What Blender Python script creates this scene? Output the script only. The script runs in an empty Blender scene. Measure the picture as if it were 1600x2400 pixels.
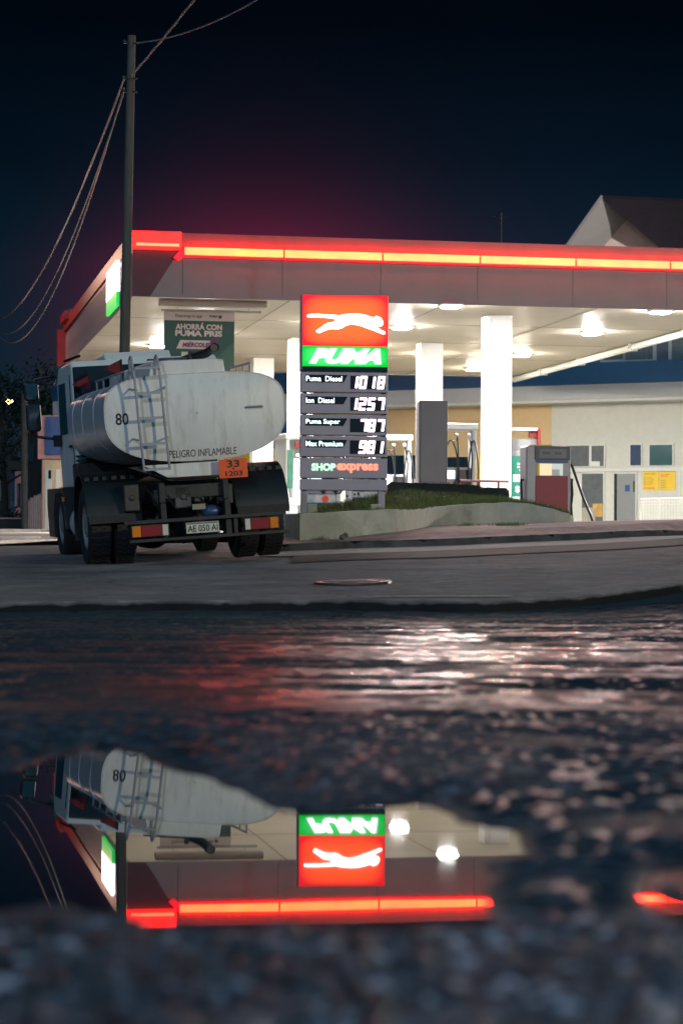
import bpy, bmesh, math, random
import numpy as np
from mathutils import Vector, Matrix
random.seed(7); rng = np.random.default_rng(7)
R = math.radians
S = bpy.context.scene
C = S.collection

# ------------------------------------------------------------------ camera
CAMZ, PITCH, ROLL = 0.55, 0.97, 0.37
cam_d = bpy.data.cameras.new('camera'); cam = bpy.data.objects.new('camera', cam_d); C.objects.link(cam)
cam_d.sensor_fit = 'VERTICAL'; cam_d.sensor_height = 36; cam_d.sensor_width = 24; cam_d.lens = 85
cam_d.clip_start = 0.1; cam_d.clip_end = 2000
CR = Matrix.Rotation(R(90+PITCH), 4, 'X') @ Matrix.Rotation(R(ROLL), 4, 'Z')
cam.matrix_world = Matrix.Translation((0, 0, CAMZ)) @ CR
cam_d.dof.use_dof = True; cam_d.dof.focus_distance = 34.5; cam_d.dof.aperture_fstop = 3.0
S.camera = cam
# ------------------------------------------------------------------ render look
S.view_settings.view_transform = 'Standard'; S.view_settings.look = 'None'
S.view_settings.exposure = 0; S.view_settings.gamma = 1
S.render.engine = 'CYCLES'
S.cycles.use_denoising = True; S.cycles.use_adaptive_sampling = False
S.cycles.sample_clamp_indirect = 2.5; S.cycles.sample_clamp_direct = 0
S.cycles.caustics_reflective = False; S.cycles.caustics_refractive = False
S.cycles.max_bounces = 7; S.cycles.diffuse_bounces = 3; S.cycles.glossy_bounces = 4

# ------------------------------------------------------------------ world: night sky, brighter and bluer near the horizon, painted canopy glow, added teal fill
W = bpy.data.worlds.new('World'); S.world = W; W.use_nodes = True
nt = W.node_tree; nt.nodes.clear()
def wn(t, **k):
    n = nt.nodes.new(t)
    for a, v in k.items(): setattr(n, a, v)
    return n
def wmath(op, a, b=None, clamp=False):
    n = wn('ShaderNodeMath', operation=op); n.use_clamp = clamp
    for i, q in enumerate((a, b)):
        if q is None: continue
        if isinstance(q, (int, float)): n.inputs[i].default_value = q
        else: nt.links.new(q, n.inputs[i])
    return n.outputs[0]
out = wn('ShaderNodeOutputWorld'); bg = wn('ShaderNodeBackground'); tc = wn('ShaderNodeTexCoord')
sep = wn('ShaderNodeSeparateXYZ'); nt.links.new(tc.outputs['Generated'], sep.inputs[0])
ramp = wn('ShaderNodeValToRGB'); nt.links.new(sep.outputs[2], ramp.inputs[0])
cr = ramp.color_ramp
cr.elements[0].position = 0.0; cr.elements[0].color = (0.0030, 0.020, 0.031, 1)
cr.elements[1].position = 1.0; cr.elements[1].color = (0.0005, 0.0022, 0.005, 1)
for p, c in ((0.06, (0.0026, 0.0185, 0.032, 1)), (0.11, (0.0016, 0.0130, 0.0255, 1)), (0.16, (0.0007, 0.0058, 0.0125, 1)), (0.215, (0.0003, 0.0020, 0.0046, 1))):
    e = cr.elements.new(p); e.color = c
# red and violet bloom of the canopy lights, painted low into the sky
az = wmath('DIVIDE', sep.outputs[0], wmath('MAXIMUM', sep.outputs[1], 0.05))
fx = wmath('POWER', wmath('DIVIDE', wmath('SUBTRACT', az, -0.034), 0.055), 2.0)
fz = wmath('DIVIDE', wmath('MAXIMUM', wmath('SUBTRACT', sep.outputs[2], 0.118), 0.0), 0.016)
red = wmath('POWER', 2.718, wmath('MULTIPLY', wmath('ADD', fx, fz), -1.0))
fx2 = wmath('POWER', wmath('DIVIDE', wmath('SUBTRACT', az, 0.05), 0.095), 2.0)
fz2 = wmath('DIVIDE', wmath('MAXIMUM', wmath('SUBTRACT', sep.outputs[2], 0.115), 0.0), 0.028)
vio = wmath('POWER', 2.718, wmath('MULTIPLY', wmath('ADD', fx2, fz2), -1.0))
front = wmath('GREATER_THAN', sep.outputs[1], 0.0)
def wmix(base, f, col, mode='ADD'):
    m = wn('ShaderNodeMix', data_type='RGBA', blend_type=mode); m.inputs[0].default_value = 1
    s = wn('ShaderNodeVectorMath', operation='SCALE'); s.inputs[0].default_value = col
    nt.links.new(f, s.inputs['Scale'])
    nt.links.new(base, m.inputs[6]); nt.links.new(s.outputs[0], m.inputs[7])
    return m.outputs[2]
nzw = wn('ShaderNodeTexNoise'); nzw.inputs['Scale'].default_value = 5.0; nzw.inputs['Detail'].default_value = 5; nt.links.new(tc.outputs['Generated'], nzw.inputs[0])
murk = wmath('MULTIPLY_ADD', nzw.outputs[0], 0.9); nt.nodes[-1].inputs[2].default_value = 0.55
back = wmath('MULTIPLY', wmath('LESS_THAN', sep.outputs[1], 0.0), wmath('GREATER_THAN', sep.outputs[2], 0.0))
mk = wn('ShaderNodeVectorMath', operation='SCALE'); nt.links.new(ramp.outputs[0], mk.inputs[0]); nt.links.new(murk, mk.inputs['Scale'])
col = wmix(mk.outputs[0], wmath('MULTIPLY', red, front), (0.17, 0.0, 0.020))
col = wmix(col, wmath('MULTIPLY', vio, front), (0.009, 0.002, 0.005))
col = wmix(col, back, (0.036, 0.160, 0.250))  # teal fill light added to the unseen sky behind the camera
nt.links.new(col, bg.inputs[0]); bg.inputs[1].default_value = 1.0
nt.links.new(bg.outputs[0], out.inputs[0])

# ------------------------------------------------------------------ street lamps of the crossing outside the frame, and an added lamp
def point_lamp(name, loc, power, color, radius=0.25):
    l = bpy.data.lights.new(name, 'POINT'); l.energy = power; l.color = color; l.shadow_soft_size = radius
    o = bpy.data.objects.new(name, l); C.objects.link(o); o.location = loc; return o
def flood_lamp(name, loc, aim, power, color, cone, radius=0.25, blend=0.7):
    l = bpy.data.lights.new(name, 'SPOT'); l.energy = power; l.color = color; l.shadow_soft_size = radius; l.spot_size = R(cone); l.spot_blend = blend
    o = bpy.data.objects.new(name, l); C.objects.link(o); o.location = loc; o.rotation_euler = (Vector(aim)-Vector(loc)).to_track_quat('-Z', 'Y').to_euler(); return o
flood_lamp('street_flood_light', (-13.5, -18.0, 20.0), (0.0, 36.0, 2.0), 17500, (0.80, 0.80, 1.0), 88, 0.25, 1.0)     # cool lamp, behind the camera on the left
flood_lamp('street_flood_light', (34.0, -6.0, 11.5), (0.5, 38.0, 2.0), 30000, (1.0, 0.88, 0.62), 56)       # warm lamp, behind the camera on the right
flood_lamp('street_flood_light', (-10.0, 50.0, 9.0), (-9.0, 50.5, 0.0), 5200, (1.0, 0.86, 0.66), 110, 0.2)   # lamp over the far street, left of the frame
point_lamp('unseen_lamp_light', (-11.6, 65.0, 8.3), 800, (1.0, 0.55, 0.40), 0.25)    # lamp over the far pavement, just out of frame on the left

point_lamp('unseen_lamp_light', (27.0, 74.0, 9.0), 24000, (1.0, 0.92, 0.84), 0.25)     # unseen lamp on the right, added to light the gable and white wall

# ------------------------------------------------------------------ helpers
def ray(xd, yd):
    """direction through a point of the photograph (1568 x 2352 grid)"""
    k = 1600/1568; f = 85/36*2400
    d = CR.to_3x3() @ Vector(((xd*k-800)/f, (1200-yd*k)/f, -1)); return d
def at(xd, yd, Y):
    d = ray(xd, yd); return Vector((0, 0, CAMZ)) + d*(Y/d.y)
def on_z(xd, yd, z):
    d = ray(xd, yd); return Vector((0, 0, CAMZ)) + d*((z-CAMZ)/d.z)
def tag(o, label=None, cat=None, group=None, kind=None):
    if label: o['label'] = label
    if cat: o['category'] = cat
    if group: o['group'] = group
    if kind: o['kind'] = kind
    return o
def thing(name, loc, label, cat, rz=0, group=None, rot=None):
    o = bpy.data.objects.new(name, None); C.objects.link(o); o.empty_display_size = 0.2
    o.location = loc; o.rotation_euler = (0, 0, rz)
    if rot is not None: o.rotation_euler = rot.to_euler()
    return tag(o, label, cat, group)
class MB:
    def __init__(s): s.v = []; s.f = []
    def add(s, vs, fs):
        n = len(s.v); s.v += [tuple(p) for p in vs]; s.f += [tuple(i+n for i in f) for f in fs]; return s
    def box(s, x0, x1, y0, y1, z0, z1, M=None):
        vs = [Vector((x, y, z)) for z in (z0, z1) for y in (y0, y1) for x in (x0, x1)]
        if M is not None: vs = [M @ p for p in vs]
        return s.add(vs, [(0, 2, 3, 1), (4, 5, 7, 6), (0, 1, 5, 4), (1, 3, 7, 5), (3, 2, 6, 7), (2, 0, 4, 6)])
    def tube(s, pts, r, n=8, cap=True, r2=None):
        pts = [Vector(p) for p in pts]; N = len(pts); rings = []; up = None
        for i, p in enumerate(pts):
            t = (pts[min(i+1, N-1)]-pts[max(i-1, 0)]).normalized()
            if up is None: up = Vector((0, 0, 1)) if abs(t.z) < 0.9 else Vector((1, 0, 0))
            a = t.cross(up).normalized(); b = a.cross(t).normalized(); up = b
            rr = r if r2 is None else r+(r2-r)*i/(N-1)
            rings.append([p+(a*math.cos(k*2*math.pi/n)+b*math.sin(k*2*math.pi/n))*rr for k in range(n)])
        vs = [q for g in rings for q in g]
        fs = [(i*n+k, i*n+(k+1) % n, (i+1)*n+(k+1) % n, (i+1)*n+k) for i in range(N-1) for k in range(n)]
        if cap: fs += [tuple(range(n-1, -1, -1)), tuple((N-1)*n+k for k in range(n))]
        return s.add(vs, fs)
    def lathe(s, prof, axis='z', c=(0, 0, 0), n=24, a0=0, a1=2*math.pi):
        """prof: (radius, along) pairs"""
        full = abs(a1-a0-2*math.pi) < 1e-6; m = n if full else n+1; vs = []
        for r, h in prof:
            for k in range(m):
                a = a0+(a1-a0)*k/n; u, w = r*math.cos(a), r*math.sin(a)
                vs.append({'z': (u, w, h), 'x': (h, u, w), 'y': (u, h, w)}[axis])
        vs = [(p[0]+c[0], p[1]+c[1], p[2]+c[2]) for p in vs]
        fs = [(i*m+k, i*m+(k+1) % m, (i+1)*m+(k+1) % m, (i+1)*m+k) for i in range(len(prof)-1) for k in range(n)]
        return s.add(vs, fs)
    def prism(s, poly, y0, y1, plane='xz', M=None):
        """extruded outline"""
        n = len(poly)
        mk = {'xz': lambda a, b, d: (a, d, b), 'xy': lambda a, b, d: (a, b, d), 'yz': lambda a, b, d: (d, a, b)}[plane]
        vs = [mk(a, b, y0) for a, b in poly]+[mk(a, b, y1) for a, b in poly]
        if M is not None: vs = [M @ Vector(p) for p in vs]
        fs = [tuple(range(n)), tuple(range(2*n-1, n-1, -1))]+[(i, i+n, (i+1) % n+n, (i+1) % n) for i in range(n)]
        return s.add(vs, fs)
    def sphere(s, c, r, nu=12, nv=8, sx=1, sy=1, sz=1):
        prof = [(max(r*math.sin(math.pi*i/nv), 1e-4), -r*math.cos(math.pi*i/nv)) for i in range(nv+1)]
        b = MB().lathe(prof, 'z', (0, 0, 0), nu)
        return s.add([(c[0]+p[0]*sx, c[1]+p[1]*sy, c[2]+p[2]*sz) for p in b.v], b.f)
    def build(s, name, mat, parent=None, bevel=0, smooth=False, seg=2):
        me = bpy.data.meshes.new(name); me.from_pydata(s.v, [], s.f); me.validate()
        bm = bmesh.new(); bm.from_mesh(me); bmesh.ops.recalc_face_normals(bm, faces=bm.faces); bm.to_mesh(me); bm.free()
        me.materials.append(mat)
        o = bpy.data.objects.new(name, me); C.objects.link(o)
        if parent: o.parent = parent
        if smooth:
            me.polygons.foreach_set('use_smooth', [True]*len(me.polygons))
            me.set_sharp_from_angle(angle=R(38))
        if bevel:
            m = o.modifiers.new('bevel', 'BEVEL'); m.width = bevel; m.segments = seg; m.limit_method = 'ANGLE'; m.angle_limit = R(40)
        return o
def B(x0, x1, y0, y1, z0, z1): return MB().box(x0, x1, y0, y1, z0, z1)
def lettering(name, body, mat, parent, x, z, y, width=None, height=None, bold=0.0, shear=0.0, depth=0.004, align='CENTER', conform=None, side=None, spacing=1.0):
    """solid letters that face -y (or -x with side='left'); fitted to width and / or height"""
    cu = bpy.data.curves.new(name, 'FONT'); cu.body = body; cu.size = 1; cu.offset = bold; cu.shear = shear
    cu.extrude = 0.01; cu.resolution_u = 3; cu.space_character = spacing; cu.space_line = 0.95
    tmp = bpy.data.objects.new('tmp', cu); C.objects.link(tmp)
    dg = bpy.context.evaluated_depsgraph_get(); me = bpy.data.meshes.new_from_object(tmp.evaluated_get(dg))
    bpy.data.objects.remove(tmp); bpy.data.curves.remove(cu)
    co = np.array([v.co[:] for v in me.vertices]); lo, hi = co.min(0), co.max(0)
    sx = width/(hi[0]-lo[0]) if width else None; sz = height/(hi[1]-lo[1]) if height else None
    sx = sx or sz; sz = sz or sx
    a = {'CENTER': (lo[0]+hi[0])/2, 'LEFT': lo[0], 'RIGHT': hi[0]}[align]; b = (lo[1]+hi[1])/2
    for v, c in zip(me.vertices, co):
        px, pz = x+(c[0]-a)*sx, z+(c[1]-b)*sz
        py = (conform(px, pz) if conform else y)-(depth if c[2] > 0 else 0)
        if side == 'left': v.co = (py, -px, pz)
        elif side == 'up': v.co = (px, pz, -py)
        else: v.co = (px, py, pz)
    me.materials.clear(); me.materials.append(mat); me.name = name
    o = bpy.data.objects.new(name, me); C.objects.link(o); o.parent = parent
    return o

# ------------------------------------------------------------------ materials
def M(name, col, rough=0.5, metal=0.0, var=0.18, vs=5.0, bump=0.0, bs=60.0, spec=0.5, coat=0.0, dirt=None, ds=1.6, dt=(0.5, 0.75), trans=0.0, stretch=(1, 1, 1)):
    m = bpy.data.materials.new(name); m.use_nodes = True; t = m.node_tree; b = t.nodes['Principled BSDF']
    co = t.nodes.new('ShaderNodeTexCoord'); mp = t.nodes.new('ShaderNodeMapping'); mp.inputs['Scale'].default_value = stretch
    t.links.new(co.outputs['Object'], mp.inputs[0])
    nz = t.nodes.new('ShaderNodeTexNoise'); nz.inputs['Scale'].default_value = vs; nz.inputs['Detail'].default_value = 6; nz.inputs['Roughness'].default_value = 0.65
    t.links.new(mp.outputs[0], nz.inputs[0])
    rp = t.nodes.new('ShaderNodeValToRGB'); t.links.new(nz.outputs[0], rp.inputs[0])
    rp.color_ramp.elements[0].position = 0.3; rp.color_ramp.elements[1].position = 0.72
    rp.color_ramp.elements[0].color = tuple(c*(1-var) for c in col)+(1,); rp.color_ramp.elements[1].color = tuple(min(1, c*(1+var)) for c in col)+(1,)
    last = rp.outputs[0]
    if dirt:
        n2 = t.nodes.new('ShaderNodeTexNoise'); n2.inputs['Scale'].default_value = ds; n2.inputs['Detail'].default_value = 9; n2.inputs['Roughness'].default_value = 0.72
        t.links.new(mp.outputs[0], n2.inputs[0])
        r2 = t.nodes.new('ShaderNodeMapRange'); r2.inputs[1].default_value = dt[0]; r2.inputs[2].default_value = dt[1]; t.links.new(n2.outputs[0], r2.inputs[0])
        mx = t.nodes.new('ShaderNodeMix'); mx.data_type = 'RGBA'; t.links.new(r2.outputs[0], mx.inputs[0]); t.links.new(last, mx.inputs[6]); mx.inputs[7].default_value = tuple(dirt)+(1,)
        last = mx.outputs[2]
    t.links.new(last, b.inputs['Base Color'])
    rr = t.nodes.new('ShaderNodeMapRange'); rr.inputs[3].default_value = max(0.02, rough*0.8); rr.inputs[4].default_value = min(1, rough*1.2); t.links.new(nz.outputs[0], rr.inputs[0])
    t.links.new(rr.outputs[0], b.inputs['Roughness'])
    b.inputs['Metallic'].default_value = metal; b.inputs['Specular IOR Level'].default_value = spec; b.inputs['Coat Weight'].default_value = coat
    if trans: b.inputs['Transmission Weight'].default_value = trans
    if bump:
        n3 = t.nodes.new('ShaderNodeTexNoise'); n3.inputs['Scale'].default_value = bs; n3.inputs['Detail'].default_value = 5; t.links.new(mp.outputs[0], n3.inputs[0])
        bp = t.nodes.new('ShaderNodeBump'); bp.inputs['Strength'].default_value = bump; bp.inputs['Distance'].default_value = 0.01; t.links.new(n3.outputs[0], bp.inputs['Height']); t.links.new(bp.outputs[0], b.inputs['Normal'])
    return m
def E(name, col, strength, var=0.0, vs=3.0, base=(0.5, 0.5, 0.5)):
    """a surface that gives off light; var = unevenness of the tubes behind it"""
    m = bpy.data.materials.new(name); m.use_nodes = True; t = m.node_tree; b = t.nodes['Principled BSDF']
    b.inputs['Base Color'].default_value = tuple(base)+(1,); b.inputs['Emission Color'].default_value = tuple(col)+(1,); b.inputs['Emission Strength'].default_value = strength
    b.inputs['Roughness'].default_value = 0.35
    if var:
        co = t.nodes.new('ShaderNodeTexCoord'); nz = t.nodes.new('ShaderNodeTexNoise'); nz.inputs['Scale'].default_value = vs; t.links.new(co.outputs['Object'], nz.inputs[0])
        rr = t.nodes.new('ShaderNodeMapRange'); rr.inputs[1].default_value = 0.3; rr.inputs[2].default_value = 0.7
        rr.inputs[3].default_value = strength*(1-var); rr.inputs[4].default_value = strength*(1+var); t.links.new(nz.outputs[0], rr.inputs[0]); t.links.new(rr.outputs[0], b.inputs['Emission Strength'])
    return m
def lightbox(name, mid, edge, smid, sedge, cx, cz, hw, hh, p=6.0):
    """backlit panel: tubes in the middle, light falls off toward the frame"""
    m = bpy.data.materials.new(name); m.use_nodes = True; t = m.node_tree; b = t.nodes['Principled BSDF']
    b.inputs['Base Color'].default_value = tuple(edge)+(1,); b.inputs['Roughness'].default_value = 0.3
    co = t.nodes.new('ShaderNodeTexCoord'); sp = t.nodes.new('ShaderNodeSeparateXYZ'); t.links.new(co.outputs['Object'], sp.inputs[0])
    def mt(op, a, b_=None):
        n = t.nodes.new('ShaderNodeMath'); n.operation = op
        for i, q in enumerate((a, b_)):
            if q is None: continue
            if isinstance(q, (int, float)): n.inputs[i].default_value = q
            else: t.links.new(q, n.inputs[i])
        return n.outputs[0]
    ax = mt('POWER', mt('ABSOLUTE', mt('DIVIDE', mt('SUBTRACT', sp.outputs[0], cx), hw)), p)
    azz = mt('POWER', mt('ABSOLUTE', mt('DIVIDE', mt('SUBTRACT', sp.outputs[2], cz), hh)), p)
    k = mt('MINIMUM', mt('ADD', ax, azz), 1.0)
    mx = t.nodes.new('ShaderNodeMix'); mx.data_type = 'RGBA'; t.links.new(k, mx.inputs[0])
    mx.inputs[6].default_value = tuple(c*smid for c in mid)+(1,); mx.inputs[7].default_value = tuple(c*sedge for c in edge)+(1,)
    t.links.new(mx.outputs[2], b.inputs['Emission Color']); b.inputs['Emission Strength'].default_value = 1
    return m
MT = dict(
    white=M('white_paint', (0.78, 0.78, 0.76), 0.35, var=0.06, dirt=(0.45, 0.43, 0.38), dt=(0.58, 0.9)),
    tankwhite=M('tank_white_paint', (0.72, 0.72, 0.69), 0.42, var=0.07, vs=2, bump=0.04, bs=14, dirt=(0.40, 0.375, 0.31), ds=1.5, dt=(0.50, 0.80), stretch=(3.5, 3.5, 0.7)),
    steel=M('brushed_steel', (0.62, 0.60, 0.64), 0.34, metal=0.25, var=0.12, vs=7, stretch=(1, 9, 1), dirt=(0.25, 0.22, 0.18), ds=3, dt=(0.55, 0.8)),
    black=M('black_plastic', (0.006, 0.008, 0.010), 0.42, var=0.3, dirt=(0.013, 0.014, 0.015), ds=4, dt=(0.5, 0.8)),
    chassis=M('chassis_paint', (0.009, 0.012, 0.014), 0.5, var=0.4, dirt=(0.030, 0.029, 0.026), ds=5, dt=(0.45, 0.7)),
    rubber=M('tyre_rubber', (0.009, 0.011, 0.013), 0.65, var=0.3, dirt=(0.024, 0.024, 0.023), ds=6, dt=(0.45, 0.75), bump=0.3, bs=90),
    rim=M('wheel_rim', (0.30, 0.30, 0.30), 0.5, metal=0.3, dirt=(0.10, 0.08, 0.06)),
    glass=M('dark_glass', (0.010, 0.014, 0.018), 0.08, var=0.1, spec=0.6),
    red_lens=M('red_lens', (0.24, 0.010, 0.014), 0.3, var=0.1, coat=0.5),
    amber_lens=M('amber_lens', (0.75, 0.22, 0.01), 0.2, var=0.1, coat=0.5),
    white_lens=M('white_lens', (0.65, 0.60, 0.52), 0.2, var=0.1, coat=0.5),
    orange=M('orange_plate_paint', (0.85, 0.10, 0.015), 0.4, var=0.1, dirt=(0.25, 0.06, 0.03), ds=5, dt=(0.62, 0.8)),
    ink=M('black_ink', (0.012, 0.012, 0.014), 0.5, var=0.2),
    plate=M('number_plate', (0.62, 0.60, 0.50), 0.4, var=0.1, dirt=(0.3, 0.27, 0.2), ds=8),
    flag=M('red_flag_cloth', (0.13, 0.008, 0.018), 0.8, var=0.3),
    greyal=M('grey_aluminium', (0.33, 0.33, 0.36), 0.45, metal=0.2, var=0.08, dirt=(0.2, 0.2, 0.2), dt=(0.6, 0.9)),
    fascia=M('fascia_panel', (0.215, 0.19, 0.205), 0.45, var=0.05, vs=1.5, dirt=(0.15, 0.135, 0.15), ds=0.8, dt=(0.5, 0.85)),
    maroon=M('maroon_panel', (0.075, 0.010, 0.030), 0.4, var=0.15),
    redpaint=M('red_paint', (0.26, 0.022, 0.022), 0.4, var=0.12),
    pumpred=M('burgundy_panel', (0.27, 0.018, 0.045), 0.45, var=0.1, dirt=(0.15, 0.03, 0.04), dt=(0.55, 0.9)),
    concrete=M('planter_render', (0.46, 0.44, 0.37), 0.85, var=0.16, vs=3, bump=0.25, bs=50, dirt=(0.19, 0.185, 0.15), ds=2.6, dt=(0.54, 0.80)),
    kerb=M('kerb_stone', (0.10, 0.10, 0.10), 0.9, var=0.4, vs=6, bump=0.5, bs=25, dirt=(0.03, 0.035, 0.035), ds=3, dt=(0.4, 0.65), spec=0.2),
    gutter=M('gutter_concrete', (0.42, 0.38, 0.345), 0.9, var=0.25, vs=1.3, bump=0.2, bs=30, spec=0.15, dirt=(0.22, 0.20, 0.19), ds=1.0, dt=(0.5, 0.75)),
    column=M('column_paint', (0.80, 0.79, 0.76), 0.4, var=0.03),
    yellow=M('yellow_panel', (0.85, 0.55, 0.02), 0.45, var=0.06),
    blue=M('blue_panel', (0.012, 0.07, 0.24), 0.4, var=0.1),
    bluedark=M('dark_blue_band', (0.005, 0.062, 0.165), 0.45, var=0.12),
    peach=M('peach_wall', (0.72, 0.52, 0.30), 0.7, var=0.05, dirt=(0.55, 0.40, 0.24), dt=(0.55, 0.9)),
    wallwhite=M('white_wall', (0.66, 0.66, 0.62), 0.7, var=0.05, dirt=(0.45, 0.45, 0.42), dt=(0.55, 0.95)),
    frame=M('window_frame', (0.72, 0.72, 0.70), 0.4, var=0.04),
    wood=M('pole_wood', (0.095, 0.09, 0.078), 0.85, var=0.3, vs=4, stretch=(8, 8, 0.7), bump=0.3, bs=30),
    cable=M('cable', (0.26, 0.24, 0.24), 0.5, var=0.1),
    green=M('green_banner', (0.025, 0.075, 0.065), 0.6, var=0.1),
    cream=M('cream_print', (0.52, 0.42, 0.38), 0.6, var=0.05),
    hose=M('rubber_hose', (0.012, 0.013, 0.015), 0.35, var=0.2),
    iron=M('cast_iron', (0.09, 0.085, 0.08), 0.32, metal=0.6, var=0.3, bump=0.3, bs=120),
    soil=M('soil', (0.035, 0.032, 0.02), 0.95, var=0.4, bump=0.5, bs=20),
    darkstone=M('dark_low_wall', (0.022, 0.026, 0.028), 0.9, var=0.5, bump=0.6, bs=14),
    bark=M('bark', (0.06, 0.05, 0.04), 0.9, var=0.3, bump=0.4, bs=25),
    leaf=M('foliage', (0.012, 0.030, 0.020), 0.6, var=0.5, vs=1.2),
    plaster_cream=M('cream_plaster', (0.62, 0.52, 0.33), 0.8, var=0.1),
    plaster_pink=M('pink_plaster', (0.50, 0.27, 0.27), 0.8, var=0.12),
    plaster_blue=M('blue_plaster', (0.10, 0.20, 0.34), 0.8, var=0.1),
    fencewood=M('weathered_fence', (0.20, 0.17, 0.20), 0.85, var=0.35, stretch=(9, 9, 1)),
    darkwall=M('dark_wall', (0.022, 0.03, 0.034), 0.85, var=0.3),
    roof=M('dark_roof_sheet', (0.012, 0.007, 0.011), 0.6, var=0.2),
    siding=M('gable_siding', (0.20, 0.19, 0.19), 0.7, var=0.08, stretch=(1, 1, 14), vs=2),
    paper=M('paper_cup', (0.55, 0.52, 0.46), 0.7, var=0.1),
    blackgloss=M('black_screen', (0.012, 0.016, 0.022), 0.25, var=0.1),
    mesh=M('white_wire', (0.72, 0.72, 0.68), 0.4, var=0.05),
)
ET = dict(
    lamp=E('canopy_lamp_lens', (1.0, 0.97, 0.92), 1560),
    strip=E('red_light_tube', (1.0, 0.0130, 0.0010), 48.0, var=0.22, vs=2.0),
    stripedge=E('red_housing_halo', (1.0, 0.006, 0.025), 1.6, base=(0.5, 0.02, 0.03)),
    redbox=E('red_corner_lightbox', (1.0, 0.012, 0.010), 4.2, var=0.25, vs=1.6, base=(0.5, 0.02, 0.02)),
    redtube=E('orange_corner_tube', (1.0, 0.09, 0.018), 5.0, var=0.2, vs=4),
    white=E('backlit_white', (1.0, 0.98, 0.92), 4.0),
    digit=E('led_digit', (1.0, 0.90, 0.95), 3.2),
    digitglow=E('led_digit_halo', (1.0, 0.35, 0.60), 0.55),
    fuel=E('fuel_name', (0.80, 1.0, 1.0), 2.2),
    shopgreen=E('shop_halo', (0.0, 0.75, 0.16), 0.75), shopwhite=E('shop_letters', (0.62, 1.0, 0.72), 1.25),
    exred=E('express_halo', (1.0, 0.015, 0.02), 0.75), exorange=E('express_letters', (1.0, 0.27, 0.10), 1.15),
    sidewhite=E('side_sign_white', (1.0, 0.95, 1.0), 5.0), sidegreen=E('side_sign_green', (0.02, 0.75, 0.12), 0.9, base=(0.02, 0.3, 0.05)), sidered=E('side_sign_red', (1.0, 0.06, 0.05), 1.0),
    screen=E('pump_screen', (0.70, 0.95, 0.88), 1.6),
    poster=E('green_screen', (0.03, 0.36, 0.24), 0.85, base=(0.01, 0.06, 0.045)), postertext=E('poster_text', (0.85, 1.0, 0.92), 1.2),
    bulb=E('sodium_lamp', (1.0, 0.62, 0.22), 60),
    panel=E('pump_light_panel', (0.95, 1.0, 1.0), 3.0),
    pumpglow=E('pump_window_glow', (1.0, 0.74, 0.36), 0.8),
    pumpgrey=E('pump_window_pale', (0.75, 0.85, 0.80), 0.5),
    doorlit=E('lit_doorway', (1.0, 0.80, 0.42), 0.55),
)

# ------------------------------------------------------------------ ground
def vnoise(x, y, seed=0):
    xi = np.floor(x).astype(np.int64); yi = np.floor(y).astype(np.int64); xf = x-xi; yf = y-yi
    def h(a, b):
        n = (a*374761393+b*668265263+seed*982451653) & 0x7fffffff; n = ((n ^ (n >> 13))*1274126177) & 0x7fffffff
        return ((n ^ (n >> 16)) & 0xffff)/65535.0
    u = xf*xf*(3-2*xf); v = yf*yf*(3-2*yf)
    return (h(xi, yi)*(1-u)+h(xi+1, yi)*u)*(1-v)+(h(xi, yi+1)*(1-u)+h(xi+1, yi+1)*u)*v
def fbm(x, y, o=4, seed=0):
    s = 0; a = 0.5
    for i in range(o): s = s+a*vnoise(x*2**i, y*2**i, seed+i); a /= 2
    return s/(1-0.5**o)
def stones(x, y, seed=0, ids=False):
    """rounded pebbles: height 0..1 and a random number per pebble"""
    xi = np.floor(x).astype(np.int64); yi = np.floor(y).astype(np.int64); best = np.zeros_like(x); idd = np.zeros_like(x)
    for dx in (-1, 0, 1):
        for dy in (-1, 0, 1):
            a = xi+dx; b = yi+dy
            n = (a*374761393+b*668265263+seed*982451653) & 0x7fffffff; n = ((n ^ (n >> 13))*1274126177) & 0x7fffffff
            r1 = (n & 0xff)/255.; r2 = ((n >> 8) & 0xff)/255.; r3 = ((n >> 16) & 0xff)/255.
            rad = 0.28+0.42*r3; d = np.hypot(x-(a+0.15+0.7*r1), y-(b+0.15+0.7*r2))/rad
            h = np.sqrt(np.maximum(0, 1-d*d))*rad/0.7; idd = np.where(h > best, (r1*7.3+r2*3.1) % 1, idd); best = np.maximum(best, h)
    return (best, idd) if ids else best
def sst(a, b, x):
    t = np.clip((x-a)/(b-a), 0, 1); return t*t*(3-2*t)
def zU(x, y):
    """the road beyond the broken edge: climbs gently to the station"""
    xs = np.clip(x, -9, 7); ys = np.minimum(y, 95)
    return 0.135+0.038*(np.minimum(ys, 36)-21)+0.012*np.maximum(ys-36, 0)+0.0226*xs*np.clip((y-19)/6, 0, 1)
def sst(a, b, x):
    t = np.clip((x-a)/(b-a), 0, 1); return t*t*(3-2*t)
def zF(x, y):
    """pavement and forecourt"""
    return 0.72+0.036*(np.minimum(y, 42)-34.5)+0.010*np.maximum(np.minimum(y, 95)-42, 0)+0.027*np.clip(x, -5, 7)+0.08*sst(-0.4, 0.8, x)*sst(33.9, 35.6, y)*sst(44, 38, y)
def ledge(x):
    return 21.0+0.42*np.maximum(x-1.0, 0)**2*np.clip(1.4-0.1*x, 0.4, 1.2)+0.12*(fbm(x*6, x*0+9.1, 3, 6)-0.5)-0.30*np.maximum(-x-1.5, 0)**1.3+0.30*(fbm(x*0.9, x*0+3.1, 4, 5)-0.5)
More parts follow.
